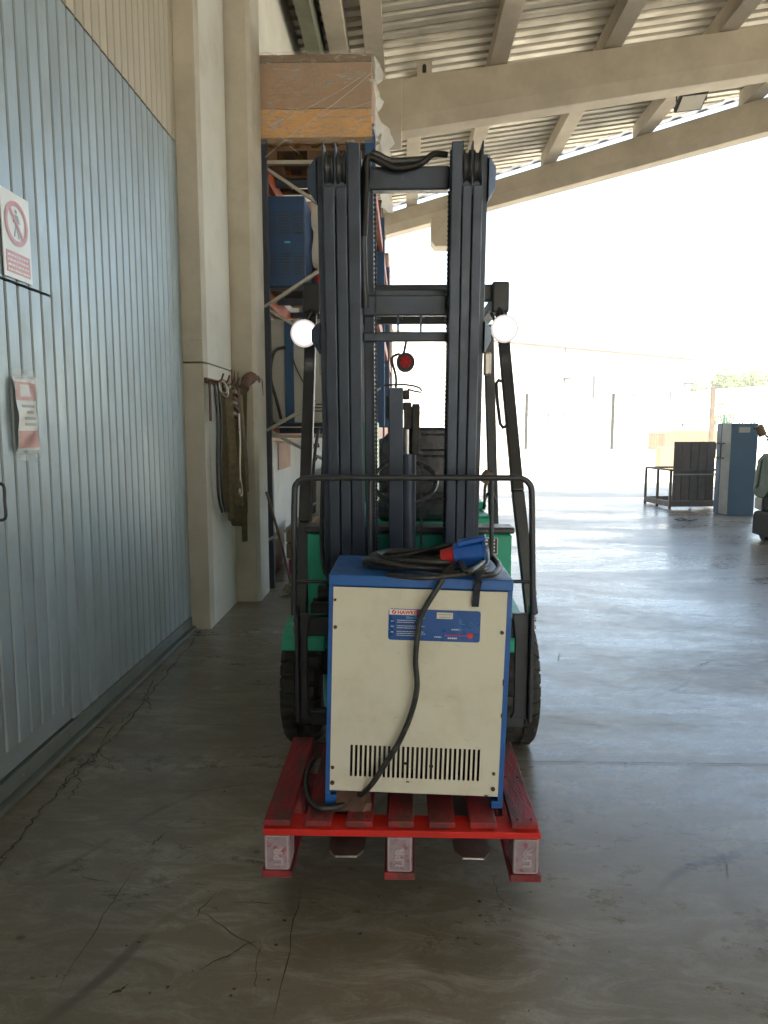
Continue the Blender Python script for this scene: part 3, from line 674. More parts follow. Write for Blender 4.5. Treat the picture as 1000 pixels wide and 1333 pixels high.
# ------------------------------------------------------------ storage rack and what it carries
RX0, RX1 = -1.225, -.30; FY = (6.35, 9.05, 11.75, 14.45)
LEV = (1.46, 2.66, 3.72)
rack = empty('storage_rack', (-.75, 6.3, 0), 'tall pallet rack with blue uprights, orange beams and grey lattice bracing', 'rack')
for i, y0 in enumerate(FY):
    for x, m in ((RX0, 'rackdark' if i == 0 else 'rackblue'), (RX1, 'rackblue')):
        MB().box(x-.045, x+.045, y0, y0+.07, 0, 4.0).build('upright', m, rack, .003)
    if i < 1 or i == 1:
        zs = [3.68, 3.08, 2.50, 1.95, 1.43, .95, .45]
        MB().bar((RX0,y0+.03,3.70),(RX1,y0+.03,3.70),.03,.045,ref=(0,1,0)).build('brace', 'brace', rack)
        for k in range(6):
            xa, xb = (RX0, RX1) if k % 2 == 0 else (RX1, RX0)
            MB().bar((xa, y0+(.02 if k % 2 else .05), zs[k]), (xb, y0+(.02 if k % 2 else .05), zs[k+1]), .025, .045, ref=(0,1,0)).build('brace', 'brace', rack)
        MB().bar((RX0,y0+.03,1.38),(RX1,y0+.03,1.38),.03,.04,ref=(0,1,0)).build('brace', 'brace', rack)
for i in range(3):
    for z in LEV:
        for x in (RX0, RX1): MB().box(x-.025, x+.025, FY[i]+.075, FY[i+1]-.005, z-.13, z).build('shelf_beam', 'orange', rack, .003)
        if True:
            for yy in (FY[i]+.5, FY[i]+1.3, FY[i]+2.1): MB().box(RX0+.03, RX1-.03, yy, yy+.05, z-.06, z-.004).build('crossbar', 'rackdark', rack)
        
def pallet(x0, x1, y0, y1, z, label, cat='pallet', group=None, m='darkwood'):
    t = empty('wooden_pallet', ((x0+x1)/2, (y0+y1)/2, z), label, cat, group)
    nb_ = 6; wd = (x1-x0)
    for k in range(3):
        yb = y0+.05+(y1-y0-.1)*k/2
        MB().box(x0, x1, yb-.05, yb+.05, z+.100, z+.122).build('stringer', m, t)
        MB().box(x0, x1, yb-.05, yb+.05, z, z+.022).build('bottom_board', m, t)
        for j in range(3):
            xb = x0+.07+(wd-.14)*j/2; MB().box(xb-.07, xb+.07, yb-.048, yb+.048, z+.0225, z+.0995).build('block', m, t)
    for k in range(nb_):
        xb = x0+.05+(wd-.1)*k/(nb_-1); MB().box(xb-.05, xb+.05, y0, y1, z+.1225, z+.144).build('deck_board', m, t)
    return t
GP = 'empty and loaded pallets on the rack'
pallet(RX0-.03, RX1+.0, 6.45, 7.3, 3.725, 'dark wooden pallet directly under the film-wrapped crate', group=GP)
# wrapped crate on top
cr = empty('wrapped_crate', (-.77, 6.8, 3.87), 'film-wrapped brown box and yellow timber crate on top of the rack', 'crate')
zc = 3.872
MB().box(-1.26, -.285, 6.32, 7.25, zc+.01, zc+.235).build('yellow_side_board', 'yellowwood', cr, .004)
MB().box(-1.26, -.285, 6.315, 7.25, zc+.238, 4.47).build('box', 'cardboard', cr, .006)
MB().box(-1.262, -.283, 6.312, 7.252, 4.472, 4.535).build('lid', 'darkwood', cr, .006)
fb = MB(); NX, NZ_ = 60, 22
rr = random.Random(9)
vs = []
for j in range(NZ_+1):
    for i in range(NX+1):
        u = i/NX; v_ = j/NZ_; z = zc-.05+(4.55-zc+.05)*v_
        if u < .5: x = -1.275+(u/.5)*1.0; y_ = 6.300
        else: x = -.272; y_ = 6.30+(u-.5)/.5*.95
        d = .005*math.sin(31*u+15*v_)+.004*math.sin(50*u-32*v_)+rr.uniform(-.003,.003)
        vs.append((x + (d+.006 if u >= .5 else 0), y_ - (d+.006 if u < .5 else 0), z))
fb.add(vs, [(j*(NX+1)+i, j*(NX+1)+i+1, (j+1)*(NX+1)+i+1, (j+1)*(NX+1)+i) for j in range(NZ_) for i in range(NX)], True)
fb.build('stretch_film', 'film', cr)
for k, (a, c_, rd) in enumerate((((345,205),(495,95),.004),((418,152),(484,131),.003),((350,172),(470,100),.003),((345,158),(390,200),.003))):
    p = at(*a, 6.285); q = at(min(c_[0],484), c_[1], 6.285); MB().tube([p, p.lerp(q,.3)+V(0,0,.012), p.lerp(q,.7)+V(0,0,-.01), q], rd*.7, 5).build('film_fold', 'filmthick', cr)
rr = random.Random(2); b = MB(); vs = []
for j in range(16):
    z = zc-.02+j*.044
    for i in range(5): vs.append((-.262+.018*i*(.5+.5*math.sin(j*1.3+i))+rr.uniform(-.008,.012), 6.31+.03*i+rr.uniform(-.01,.01), z))
b.add(vs, [(j*5+i, j*5+i+1, j*5+i+6, j*5+i+5) for j in range(15) for i in range(4)], True); b.build('loose_film', 'filmthick', cr)
b = MB(); vs = []
for j in range(14):
    z = zc-.30+j*.06
    for i in range(5): vs.append((-.235+.03*i*(.4+.6*abs(math.sin(j*.9+i)))+rr.uniform(-.01,.012), 7.2+.05*i, z))
b.add(vs, [(j*5+i, j*5+i+1, j*5+i+6, j*5+i+5) for j in range(13) for i in range(4)], True); b.build('loose_film', 'filmthick', cr)
# middle level
for k in range(3): pallet(-1.17, -.42, 7.45, 8.4, 3.05+k*.15, ['lowest','middle','topmost'][k]+' dark empty pallet in the stack behind the blue charger', group=GP)
bm_ = empty('blue_charger', (-1.0, 6.7, 2.665), 'dark blue louvred battery charger on the middle rack shelf', 'charger')
cx0, cx1 = at(341,300,6.5).x, at(397,300,6.5).x
MB().box(cx0, cx1, 6.5, 7.1, 2.70, at(360,255,6.5).z).build('body', 'machblue', bm_, .01)
MB().box(cx0, cx1, 6.52, 7.0, 2.664, 2.698).build('base', 'black', bm_)
lv = MB()
for gx in range(3):
    for r_ in range(8):
        for zb in (3.15, 2.80):
            xs = cx0+.035+gx*.12; lv.box(xs, xs+.09, 6.494, 6.4985, zb+r_*.025, zb+r_*.025+.009)
lv.build('louvres', 'black', bm_, kind='stuff')
MB().box(cx0+.2, cx0+.25, 6.492, 6.4985, 3.07, 3.085).build('badge', 'cyan', bm_)
def carton(x0,x1,y0,y1,z0,z1,m,label,name='cardboard_box',cat='box',group='boxes stored on the rack'):
    t = empty(name, ((x0+x1)/2,(y0+y1)/2,z0), label, cat, group)
    MB().box(x0,x1,y0,y1,z0,z1).build('body', m, t, .008)
    MB().box((x0+x1)/2-.03,(x0+x1)/2+.03,y0-.003,y0-.0005,z0+.01,z1-.01).build('tape', 'cardboard' if m != 'cardboard' else 'pinkcard', t)
    return t
carton(-1.15,-.86,7.15,7.42,2.665,3.62,'pinkcard','pale tall cardboard box standing behind the blue charger')
carton(-.80,-.52,7.0,7.4,2.665,3.48,'pinkcard','pale cardboard box right of the blue charger, behind the mast')
yl = MB().box(-.70,-.655,6.6,6.7,2.665,3.16); tag(yl.build('yellow_profile', 'yellow', bevel=.004), 'upright yellow steel profile beside the blue charger on rack', 'profile')
bt = empty('gas_bottle', (-.775,6.72,2.665), 'small dark red bottle with hose beside the blue charger', 'bottle')
MB().cyl((-.775,6.72,2.665),(-.775,6.72,2.95),.045,16).build('body','redpl',bt,.01); MB().cyl((-.775,6.72,2.951),(-.775,6.72,3.03),.02,12).build('neck','black',bt)
MB().tube([(-.775,6.72,3.0),(-.72,6.7,3.1),(-.745,6.7,3.3),(-.76,6.72,3.38)],.012,6).build('hose','black',bt)
wp = MB(); rr = random.Random(12); vs=[]
for j in range(9):
    for i in range(6): vs.append((-.83+.05*i+rr.uniform(-.015,.015), 6.62+rr.uniform(-.03,.03), 2.9+j*.07-.04*i))
wp.add(vs,[(j*6+i,j*6+i+1,j*6+i+7,j*6+i+6) for j in range(8) for i in range(5)],True); tag(wp.build('plastic_wrap','filmthick'),'loose crumpled plastic wrap hanging beside the blue charger','plastic wrap')
# lower level
gc = empty('grey_control_cabinet', (-.85,6.8,1.465), 'large light grey metal cabinet on the lower rack shelf behind lit lamp', 'cabinet')
gx0, gx1 = at(352,480,6.55).x, -.36
MB().box(gx0,gx1,6.55,7.5,1.50,2.42).build('body','grey',gc,.01); MB().box(gx0+.01,gx1-.01,6.58,7.4,1.464,1.498).build('plinth','black',gc)
MB().box(gx0+.135,gx0+.215,6.535,6.549,1.50,2.41).build('blue_post','rackblue',gc)
g=MB()
for k in range(4):
    for j in range(3): g.box(gx0+.40+j*.14,gx0+.52+j*.14,6.543,6.549,1.60+k*.03,1.612+k*.03)
g.build('vent_slots','black',gc,kind='stuff')
p0=at(372,452,6.45)
tag(MB().tube([at(372,452,6.45),at(357,458,6.44),at(352,490,6.43),at(360,520,6.43),at(366,545,6.5)],.014,8).build('black_cable','cable'),'black cable looping down the left side of grey cabinet','cable')
tag(MB().tube([at(379,460,6.5),at(386,480,6.5),at(397,502,6.5)],.006,6).build('thin_wire','cable'),'thin wire hanging across the grey cabinet front','cable')
# below
carton(-1.18,-.98,7.3,7.6,1.12,1.33-.01,'pinkcard','small pale cardboard box hung below the lowest rack shelf') if 0 else None
tag(MB().box(-1.306,-1.296,7.35,8.1,1.02,1.30).build('notice_board','pinkcard',bevel=.003),'pale brown board fixed to wall below the lowest rack shelf','board')
for k in range(2): pallet(-1.16,-.45,6.9,7.8,.18+k*.16,['lower','upper'][k]+' wooden pallet near the floor at the rack foot',group=GP,m='wood')
tag(MB().box(-1.14,-.6,6.92,7.75,.004,.165).build('red_crate','redpl',bevel=.01),'low dark red plastic crate on the floor under the pallets','crate')
# far bays seen along the aisle edge
rr = random.Random(21)
for (y0,y1,z0,z1,x1,m,lb,nm,ct) in (
    (9.2,10.2,2.665,3.45,-.33,'grey','pale grey steel case on the middle shelf of second bay','steel_case','case'),
    (12.0,13.0,1.465,2.35,-.26,'cardboard','brown cardboard box on lower shelf in the far bay','cardboard_box','box'),
    (9.3,10.9,1.465,2.4,-.31,'machblue','dark blue machine housing on lower shelf of second bay','machine_housing','machine'),
    (12.1,14.0,3.725,4.3,-.28,'pinkcard','pale box on the top shelf of the far bay','cardboard_box','box'),
    (9.2,11.0,3.725,4.25,-.30,'darkwood','dark timber crate on the top shelf of second bay','timber_crate','crate'),
    (12.2,13.9,2.665,3.3,-.24,'cardboard','brown box on the middle shelf of the far bay','cardboard_box','box'),
    (9.2,11.3,.01,.9,-.36,'grey','pale grey box on the floor of the second bay','storage_bin','bin')):
    t = empty(nm,((-1.1+x1)/2,y0,z0),lb,ct); MB().box(-1.15,x1,y0,y1,z0,z1-.03).build('body',m,t,.01); MB().box(-1.16,x1+.01,y0-.01,y1+.01,z1-.028,z1).build('lid',m,t,.006)
# green charger cabinet parked behind the left of forklift
gm = empty('green_machine',(-.6,5.9,0),'tall bright green machine housing standing behind the forklift left side','machine')
gl = at(416,600,5.6).x
MB().prism([(gl+.03,.02),(gl+.45,.02),(gl+.45,1.50),(gl+.09,1.50),(gl+.07,1.35),(gl+.01,1.15),(gl,.75)],1,5.6,6.1).build('housing','green2',gm,.015)
MB().tube([(gl+.0,5.58,1.32),(gl-.06,5.56,1.30),(gl-.07,5.56,1.24),(gl-.02,5.58,1.21)],.018,8).build('valve','black',gm)

# ------------------------------------------------------------ broom and ratchet straps by the wall
br = empty('broom',tuple(gz(377,752)),'old broom with brown stick leaning against the pilaster','broom')
b0 = at(380,745,6.1); t0 = at(350,640,6.1); t0.x=-1.19
b0 = V(-.99,6.1,.10)
MB().tube([t0,(t0+b0)/2+V(.01,0,0),b0],.012,8).build('stick','stick',br)
mb = MB(); rr=random.Random(4)
for k in range(26):
    a=b0+V(rr.uniform(-.04,.04),rr.uniform(-.03,.03),0); mb.tube([a,a+V(rr.uniform(-.05,.02),rr.uniform(-.05,.04),-.05),V(a.x+rr.uniform(-.09,.05),a.y+rr.uniform(-.06,.05),.012)],.009,5,sub=2)
mb.build('brush_head','mop',br,kind='stuff')
WX = -1.385
hk = empty('hook_rail',(WX,5.4,1.78),'rusty steel hook rail fixed to the concrete pilaster holding straps','hook rail')
def wp_(px,py,out=.03): 
    p = atx(px,py,WX+out); return p
MB().box(WX-.01,WX+.012,5.0,5.83,1.765,1.80).build('rail','rust',hk,.002)
MB().box(WX+.013,WX+.022,5.02,5.06,1.50,1.775).build('hanging_bar','rust',hk,.002)
for yy in (5.03,5.2,5.36,5.5,5.64,5.76):
    MB().tube([(WX,yy,1.785),(WX+.09,yy,1.775),(WX+.12,yy,1.83)],.006,6,sub=3).build('hook','rust',hk)
for k,yy in enumerate((5.56,5.66,5.77)):
    MB().tube([(WX+.05,yy,1.78),(WX+.05,yy,1.90)],.005,6).build('pin','rust',hk)
GS='ratchet straps hanging from the hook rail'
def strap(y0, y1, zt, zb, m, w, out, label, seed):
    rr = random.Random(seed); b=MB(); pts=[]
    n=30
    rad=.055+.02*rr.random(); ym=(y0+y1)/2+.05
    for k in range(n+1):
        t=k/n
        if t<.4: u_=t/.4; yy=y0+(ym-rad-y0)*u_**1.6; z=zt-(zt-zb-rad*1.3)*u_
        elif t>.6: u_=(1-t)/.4; yy=y1+(ym+rad-y1)*u_**1.6; z=zt-(zt-zb-rad*1.3)*u_
        else:
            q=(t-.4)/.2*math.pi; yy=ym-math.cos(q)*rad; z=zb+rad*1.3-math.sin(q)*rad*1.3
        pts.append((WX+out+.012*math.sin(t*7+seed),yy+.010*math.sin(t*9+seed*2),z))
    b.ribbon(pts,w,.004,(1,.25,0)); return tag(b.build('ratchet_strap',m),label,'strap',GS)
SL = ['leftmost olive strap loop in the bunch hanging from the hook rail','long olive strap loop second from the left on the hook rail','olive strap loop in the middle of the bunch, drooping near its bottom',
 'olive strap loop directly behind the rusty ratchet buckle','wide olive strap loop right of the ratchet buckle rod','shorter brown strap loop in front at the left of the bunch',
 'olive strap loop next to the navy straps at the right of the bunch','frontmost olive strap loop reaching lowest of all the loops']
for k,(y0,y1,zt,zb,m,w,out) in enumerate(((5.20,5.40,1.77,.82,'strap',.045,.05),(5.24,5.52,1.78,.74,'strap',.05,.07),(5.30,5.50,1.76,.70,'strap',.05,.09),(5.36,5.64,1.77,.73,'strap',.05,.06),
     (5.40,5.70,1.78,.78,'strap',.05,.085),(5.26,5.44,1.75,.86,'strap',.05,.11),(5.48,5.72,1.77,.75,'strap',.05,.10),(5.33,5.60,1.76,.69,'strap',.045,.115))):
    strap(y0,y1,zt,zb,['strap','strapl','strap','strapd','strap','strapl','strap','strap'][k],w,out,SL[k],k)
tag(strap(5.56,5.74,1.78,.98,'strapd',.05,.07,'',11),'dark navy webbing strap at the right of the strap bunch','strap',GS)
tag(strap(5.60,5.70,1.78,1.05,'strapd',.05,.10,'',12),'dark navy webbing strap in front of the other navy one','strap',GS)
b=MB().ribbon([(WX+.13,5.38,1.75),(WX+.135,5.42,1.4),(WX+.13,5.50,1.0),(WX+.13,5.53,.75),(WX+.125,5.545,.56)],.055,.004,(.6,.8,0)); tag(b.build('ratchet_strap','strap'),'long straight strap whose loose end hangs lowest in the bunch','strap',GS)
b=MB().ribbon([(WX+.14,5.44,1.70),(WX+.15,5.47,1.45),(WX+.15,5.54,1.2),(WX+.14,5.60,.95)],.035,.004,(.6,.8,0)); tag(b.build('ratchet_strap','strapl'),'paler faded strap crossing the front of the strap bunch','strap',GS)
for k,(o_,yy) in enumerate(((.03,5.12),(.05,5.15))):
    b=MB().tube([(WX+o_,yy,1.76),(WX+o_+.01,yy+.02,1.5),(WX+o_,yy+.01,1.2),(WX+o_,yy+.03,.95),(WX+o_,yy+.12,.83)],.009,7)
    tag(b.build('rubber_cord','cable'),['outer','inner'][k]+' black rubber cord hanging at the left of the strap bunch','cord')
rt_ = empty('ratchet_buckle',(WX+.12,5.32,1.6),'rusty ratchet buckle with hooks hanging on front of the straps','buckle',None)
rr=random.Random(8)
b=MB()
for k in range(4):
    z=1.74-k*.06; b.bar((WX+.12,5.29+.01*k,z),(WX+.15,5.35+.01*k,z-.05),.02,.03); 
b.build('frame','rust',rt_,.004)
for k in range(3): MB().cyl((WX+.13,5.27,1.72-k*.08),(WX+.13,5.38,1.70-k*.08),.014,10).build('spindle','steel',rt_)
MB().tube([(WX+.15,5.33,1.56),(WX+.155,5.325,1.35),(WX+.15,5.32,1.16),(WX+.15,5.325,1.06)],.008,7).build('rod','steel',rt_)
MB().tube([(WX+.15,5.325,1.06),(WX+.15,5.36,1.02),(WX+.15,5.37,.97),(WX+.15,5.34,.945),(WX+.15,5.30,.96),(WX+.15,5.30,1.0)],.009,7).build('hook','steel',rt_)
for k,(yy,z,l_) in enumerate(((5.15,1.79,.09),(5.19,1.78,.1),(5.24,1.80,.06))):
    t=MB().tube([(WX+.06,yy,z),(WX+.10,yy+.015,z-.03),(WX+.10,yy+.01,z-l_),(WX+.06,yy,z-l_+.02)],.008,6,closed=True,sub=3)
    tag(t.build('shackle','steel'),['left','middle','right'][k]+' steel shackle at the left end of the hook rail','shackle')
gl_=MB(); 
c0=wp_(322,497,.12)
gl_.tube([c0+V(0,-.1,-.06),c0+V(0,0,.01),c0+V(.02,.10,.04),c0+V(.03,.20,.02)],[.035,.05,.045,.02],10)
for k in range(4): gl_.tube([c0+V(.02,.10+.01*k,.045-.015*k),c0+V(.04,.22+.015*k,.05-.02*k),c0+V(.05,.30+.01*k,.03-.03*k),c0+V(.05,.33,-.005-.03*k)],[.018,.016,.014,.01],7)
tag(gl_.build('work_glove',mat('worn_glove',(.13,.075,.06),.9,0,14,.3,.4,60)),'worn brown work glove stuck on the right end of the hook rail','glove')

# ------------------------------------------------------------ forklift
fk = empty('forklift',(.025,3.4,0),'green and black counterbalance forklift with lit work lamps carrying the charger','forklift')
T = R(6)
mp0 = V(0,2.855,.12)
def mt(x,d,t):
    if x > .16: x = .16 + (x-.16)*.84
    # x across, d depth behind front face, t along the mast from its foot
    return V(x+.0, mp0.y + d*math.cos(T) - t*math.sin(T), mp0.z + t*math.cos(T) + d*math.sin(T))
def mbox(x0,x1,d0,d1,t0,t1,b=None):
    b=b or MB(); P=[mt(x,d,t) for t in (t0,t1) for (x,d) in ((x0,d0),(x1,d0),(x1,d1),(x0,d1))]
    return b.add(P,[(0,3,2,1),(4,5,6,7),(0,1,5,4),(1,2,6,5),(2,3,7,6),(3,0,4,7)])
TT = 2.33
for s in (-1,1):
    b=mbox(s*.163,s*.202,0,.012,.0,TT) if s>0 else mbox(-.202,-.163,0,.012,.0,TT)
    def rail(xa,xb,d,t1):
        q=MB(); x0_,x1_=sorted((s*xa,s*xb)); mbox(x0_,x1_,d,d+.014,0,t1,q); xm=(x0_+x1_)/2; mbox(xm-.007,xm+.007,d+.014,d+.10,0,t1,q); mbox(x0_,x1_,d+.10,d+.114,0,t1,q); return q.build('mast_rail','mast',fk,.004)
    rail(.160,.204,.0,TT); rail(.208,.247,.004,TT-.14); rail(.251,.292,.0,TT-.14); mbox(*sorted((s*.208,s*.292)),.03,.10,TT-.22,TT-.12).build('pulley_seat','mast',fk,.004)
    x0_,x1_=sorted((s*.293,s*.318)); mbox(x0_,x1_,.05,.17,0,TT-.03).build('mast_rail','mast',fk,.004)
    mbox(*sorted((s*.165,s*.290)),.116,.13,0,TT-.2).build('mast_backplate','grease',fk)
    for xc in (.227,.270):
        c=mt(s*xc,.055,TT-.075); q=MB().lathe_x(c.x,c.y,c.z,[(-.014,.0),(-.014,.058),(-.009,.060),(-.005,.050),(.005,.050),(.009,.060),(.014,.058),(.014,0)],28); q.build('chain_pulley','black',fk)
    for xc in (.207,.249,.291):
        mbox(*sorted((s*(xc-.003),s*(xc+.003))),.01,.09,TT-.17,TT+.004).build('pulley_plate','mast',fk,.001)
    # chamfered outer guards
    def guard(t0,h,out,nm='mast_guard'):
        q=MB(); xs=s*.318; xo=s*(.318+out)
        prof=[(0,t0),(0,t0+h),(.02,t0+h+.02)]
        P=[(xs,.02,t0),(xs,.02,t0+h),(xo,.06,t0+h-.03),(xo,.06,t0+.05),(xs,.20,t0),(xs,.20,t0+h),(xo,.18,t0+h-.03),(xo,.18,t0+.05)]
        q.add([mt(*p) for p in P],[(0,1,2,3),(7,6,5,4),(1,5,6,2),(0,3,7,4),(2,6,7,3),(0,4,5,1)]); return q.build(nm,'mast',fk,.003)
    guard(TT-.19,.15,.035); guard(TT-.72,.12,.035)
def crossbar(t0,t1,d,name='crossbar',xa=-.16,xb=.16,dd=.05): return mbox(xa,xb,d,d+dd,t0,t1).build(name,'mast',fk,.006)
def tz(py, d=.1):   # mast parameter t for image row py at centre
    lo,hi=0,3
    for _ in range(30):
        m_=(lo+hi)/2; p=mt(0,d,m_)-V(0,0,H); yy=666.5-F*p.dot(up)/p.dot(fw)
        if yy>py: lo=m_
        else: hi=m_
    return lo
crossbar(tz(247),tz(216),.10,dd=.07); 
crossbar(tz(411),tz(384),.10,dd=.06); crossbar(tz(386),tz(375),.15,dd=.03); crossbar(tz(445),tz(432),.10)
b=MB(); ya=tz(214)
b.tube([mt(-.15,.06,ya-.25),mt(-.14,.04,ya-.08),mt(-.135,.05,ya+.01),mt(-.09,.06,ya+.0),mt(-.03,.07,ya-.02),mt(.05,.08,ya-.005),mt(.10,.09,ya+.03),mt(.15,.1,ya+.03)],[.012,.014,.013,.013,.012,.011,.011,.011],10)
b.build('hydraulic_hose','grease',fk)
MB().tube([mt(-.15,.09,ya-.5),mt(-.155,.08,ya-.2),mt(-.13,.08,ya+.02),mt(-.05,.10,ya+.01),mt(.08,.12,ya+.02)],.014,8).build('hydraulic_hose','black',fk)
mbox(-.158,-.118,.135,.19,.3,TT-.12).build('hose_track','mast',fk,.004)
mbox(-.178,-.168,.135,.19,.3,TT-.3).build('hose_cover','brace' if 0 else 'grease',fk)
# serrated lift chains
def chain(x,d,t0,t1,w=.005):
    q=MB(); t=t0; k=0
    while t<t1:
        ww=w if k%2==0 else w*.6; mbox(x-ww,x+ww,d,d+.012,t,t+.0075,q); t+=.0082; k+=1
    return q.build('lift_chain','grease',fk,kind='stuff')
chain(.157,.06,.6,TT-.15); chain(-.112,.10,.6,TT-.15); chain(.068,.10,.5,tz(590))
# thin rods
for px in (519,548): 
    x=(px-528)/930*2.8; mbox(x-.004,x+.004,.12,.13,tz(445),tz(411)).build('rod','mast',fk)
# centre lift cylinder group
q=mbox(-.062,-.006,.06,.14,.3,tz(505)); q.build('cylinder_beam','mast',fk,.004)
q=MB(); mbox(-.006,.018,.07,.13,tz(520),tz(508),q); mbox(-.006,.026,.07,.13,tz(534),tz(524),q); mbox(-.072,-.062,.07,.12,tz(545),tz(515),q); mbox(-.004,.055,.07,.14,tz(558),tz(530),q); mbox(.028,.058,.06,.12,tz(590),tz(526),q)
q.build('cylinder_head','grease',fk,.004)
MB().tube([mt(-.08,.06,tz(501)),mt(0,.06,tz(500)),mt(.055,.06,tz(504)),mt(.06,.06,tz(510)),mt(.01,.06,tz(506))],.004,6,sub=2).build('wire_loop','black',fk)
MB().cyl(mt(.010,.10,tz(592)),mt(.010,.10,tz(556)),.021,20).build('piston_rod','chrome',fk)
MB().cyl(mt(.014,.10,.35),mt(.014,.10,tz(590)),.031,20).build('lift_cylinder','mast',fk)
MB().cyl(mt(.042,.10,tz(592)),mt(.042,.10,tz(545)),.006,10).build('side_rod','steel',fk)
# warning lamp seen between the masts
wl=at(528,471,3.75)
q=MB().cyl(wl,wl+V(0,.09,0),.048,24); wh=q.build('warning_lamp','black',fk,.006)
MB().cyl(wl-V(0,.006,0),wl-V(0,.001,0),.031,20).build('lens','beacon',wh); 
q=MB()
for k in range(3):
    a=R(60*k+10); q.bar(wl-V(0,.008,0)-V(math.cos(a)*.03,0,math.sin(a)*.03),wl-V(0,.008,0)+V(math.cos(a)*.03,0,math.sin(a)*.03),.003,.003)
q.build('lens_rib','redpl',wh)
MB().tube([wl+V(-.01,.04,.045),wl+V(.0,.04,.09),wl+V(.005,.04,.12)],.007,6).build('lamp_bracket','black',fk)
MB().tube([wl+V(-.03,.04,.045),wl+V(-.07,.03,.02),wl+V(-.05,.04,-.07),wl+V(-.05,.05,-.13)],.007,6).build('lamp_wire','black',fk)
# overhead guard
Lp=[at(391,830,2.98),at(397,680,3.09),at(404,450,3.42),at(406,392,3.50)]; Rp=[at(692,800,2.98),at(674,640,3.12),at(656,445,3.42),at(651,392,3.50)]
for P_ in (Lp,Rp):
    b=MB(); 
    for i in range(3): b.bar(P_[i],P_[i+1],.042,.052,ref=(1,0,0))
    b.build('guard_pillar','black',fk,.006)
rx=.455
for s in (-1,1):
    q=at(645,668,4.25); t=at(636,400,4.05); xo=s*(q.x-.025)+.025; xt=s*(t.x-.025)+.025
    MB().bar((xo,4.25,q.z-.3),(xt,4.05,2.02),.055,.055,ref=(1,0,0)).build('guard_pillar','black',fk,.006)
ztop=at(640,384,3.5).z
MB().box(Lp[3].x-.02,Rp[3].x+.02,3.47,3.53,ztop-.03,ztop+.045).build('guard_front_bar','black',fk,.006)
MB().box(Rp[3].x-.045,Rp[3].x+.035,3.43,3.53,ztop-.09,ztop+.05).build('guard_corner','black',fk,.01)
MB().box(Lp[3].x-.035,Lp[3].x+.045,3.43,3.53,ztop-.09,ztop+.05).build('guard_corner','black',fk,.01)
for s in (-1,1): MB().box(.025+s*.44-.03,.025+s*.44+.03,3.535,4.32,ztop-.02,ztop+.035).build('guard_side_bar','black',fk,.006)
MB().box(-.41,.46,4.28,4.33,ztop-.02,ztop+.03).build('guard_rear_bar','black',fk,.006)
for k in range(6): MB().box(-.30+k*.13,-.275+k*.13,3.535,4.278,ztop,ztop+.03).build('guard_slat','black',fk,.003)
# grab handle on right pillar
h1=Rp[1].lerp(Rp[2],.42); h2=Rp[1].lerp(Rp[2],.72)
MB().tube([h1+V(-.03,-.02,0),h1+V(-.055,-.03,.01),h2+V(-.055,-.03,-.01),h2+V(-.03,-.02,0)],.008,8,sub=2).build('grab_handle','black',fk)
# work lamps (lit)
for px,py in ((396,434),(657,428)):
    c=at(px,py,3.30); h=MB(); d=(V(0,0,1.3)-c).normalized(); d=V(d.x*.3,-1,-.10).normalized()
    h.cyl(c-d*.05,c-d*.006,.040,28,.055); hh=h.build('headlight','black',fk)
    q=MB(); u=d.orthogonal().normalized(); e=d.cross(u); vs=[c+d*.018]; 
    for rr_,o_ in ((.024,.016),(.046,.009),(.062,-.003)):
        vs+=[c+d*o_+(u*math.cos(2*math.pi*k/28)+e*math.sin(2*math.pi*k/28))*rr_ for k in range(28)]
    fs=[(0,1+k,1+(k+1)%28) for k in range(28)]
    for j in range(2): fs+=[(1+j*28+k,1+(j+1)*28+k,1+(j+1)*28+(k+1)%28,1+j*28+(k+1)%28) for k in range(28)]
    q.add(vs,fs,True); q.build('lens','lit',hh)
    MB().tube([c-d*.04,c-d*.05+V(0,.02,.06),V(c.x+(.02 if px<500 else -.01),3.46,ztop-.06)],.010,6).build('lamp_bracket','black',fk)
for px,py in ((421,474),(634,474)):
    c=at(px,py,3.2); MB().box(c.x-.016,c.x+.016,3.17,3.21,c.z-.05,c.z+.05).build('side_lamp','steel',fk,.008)
MB().tube([at(640,408,3.4),at(645,425,3.35),at(636,445,3.4)],.008,6).build('lamp_wire','black',fk)
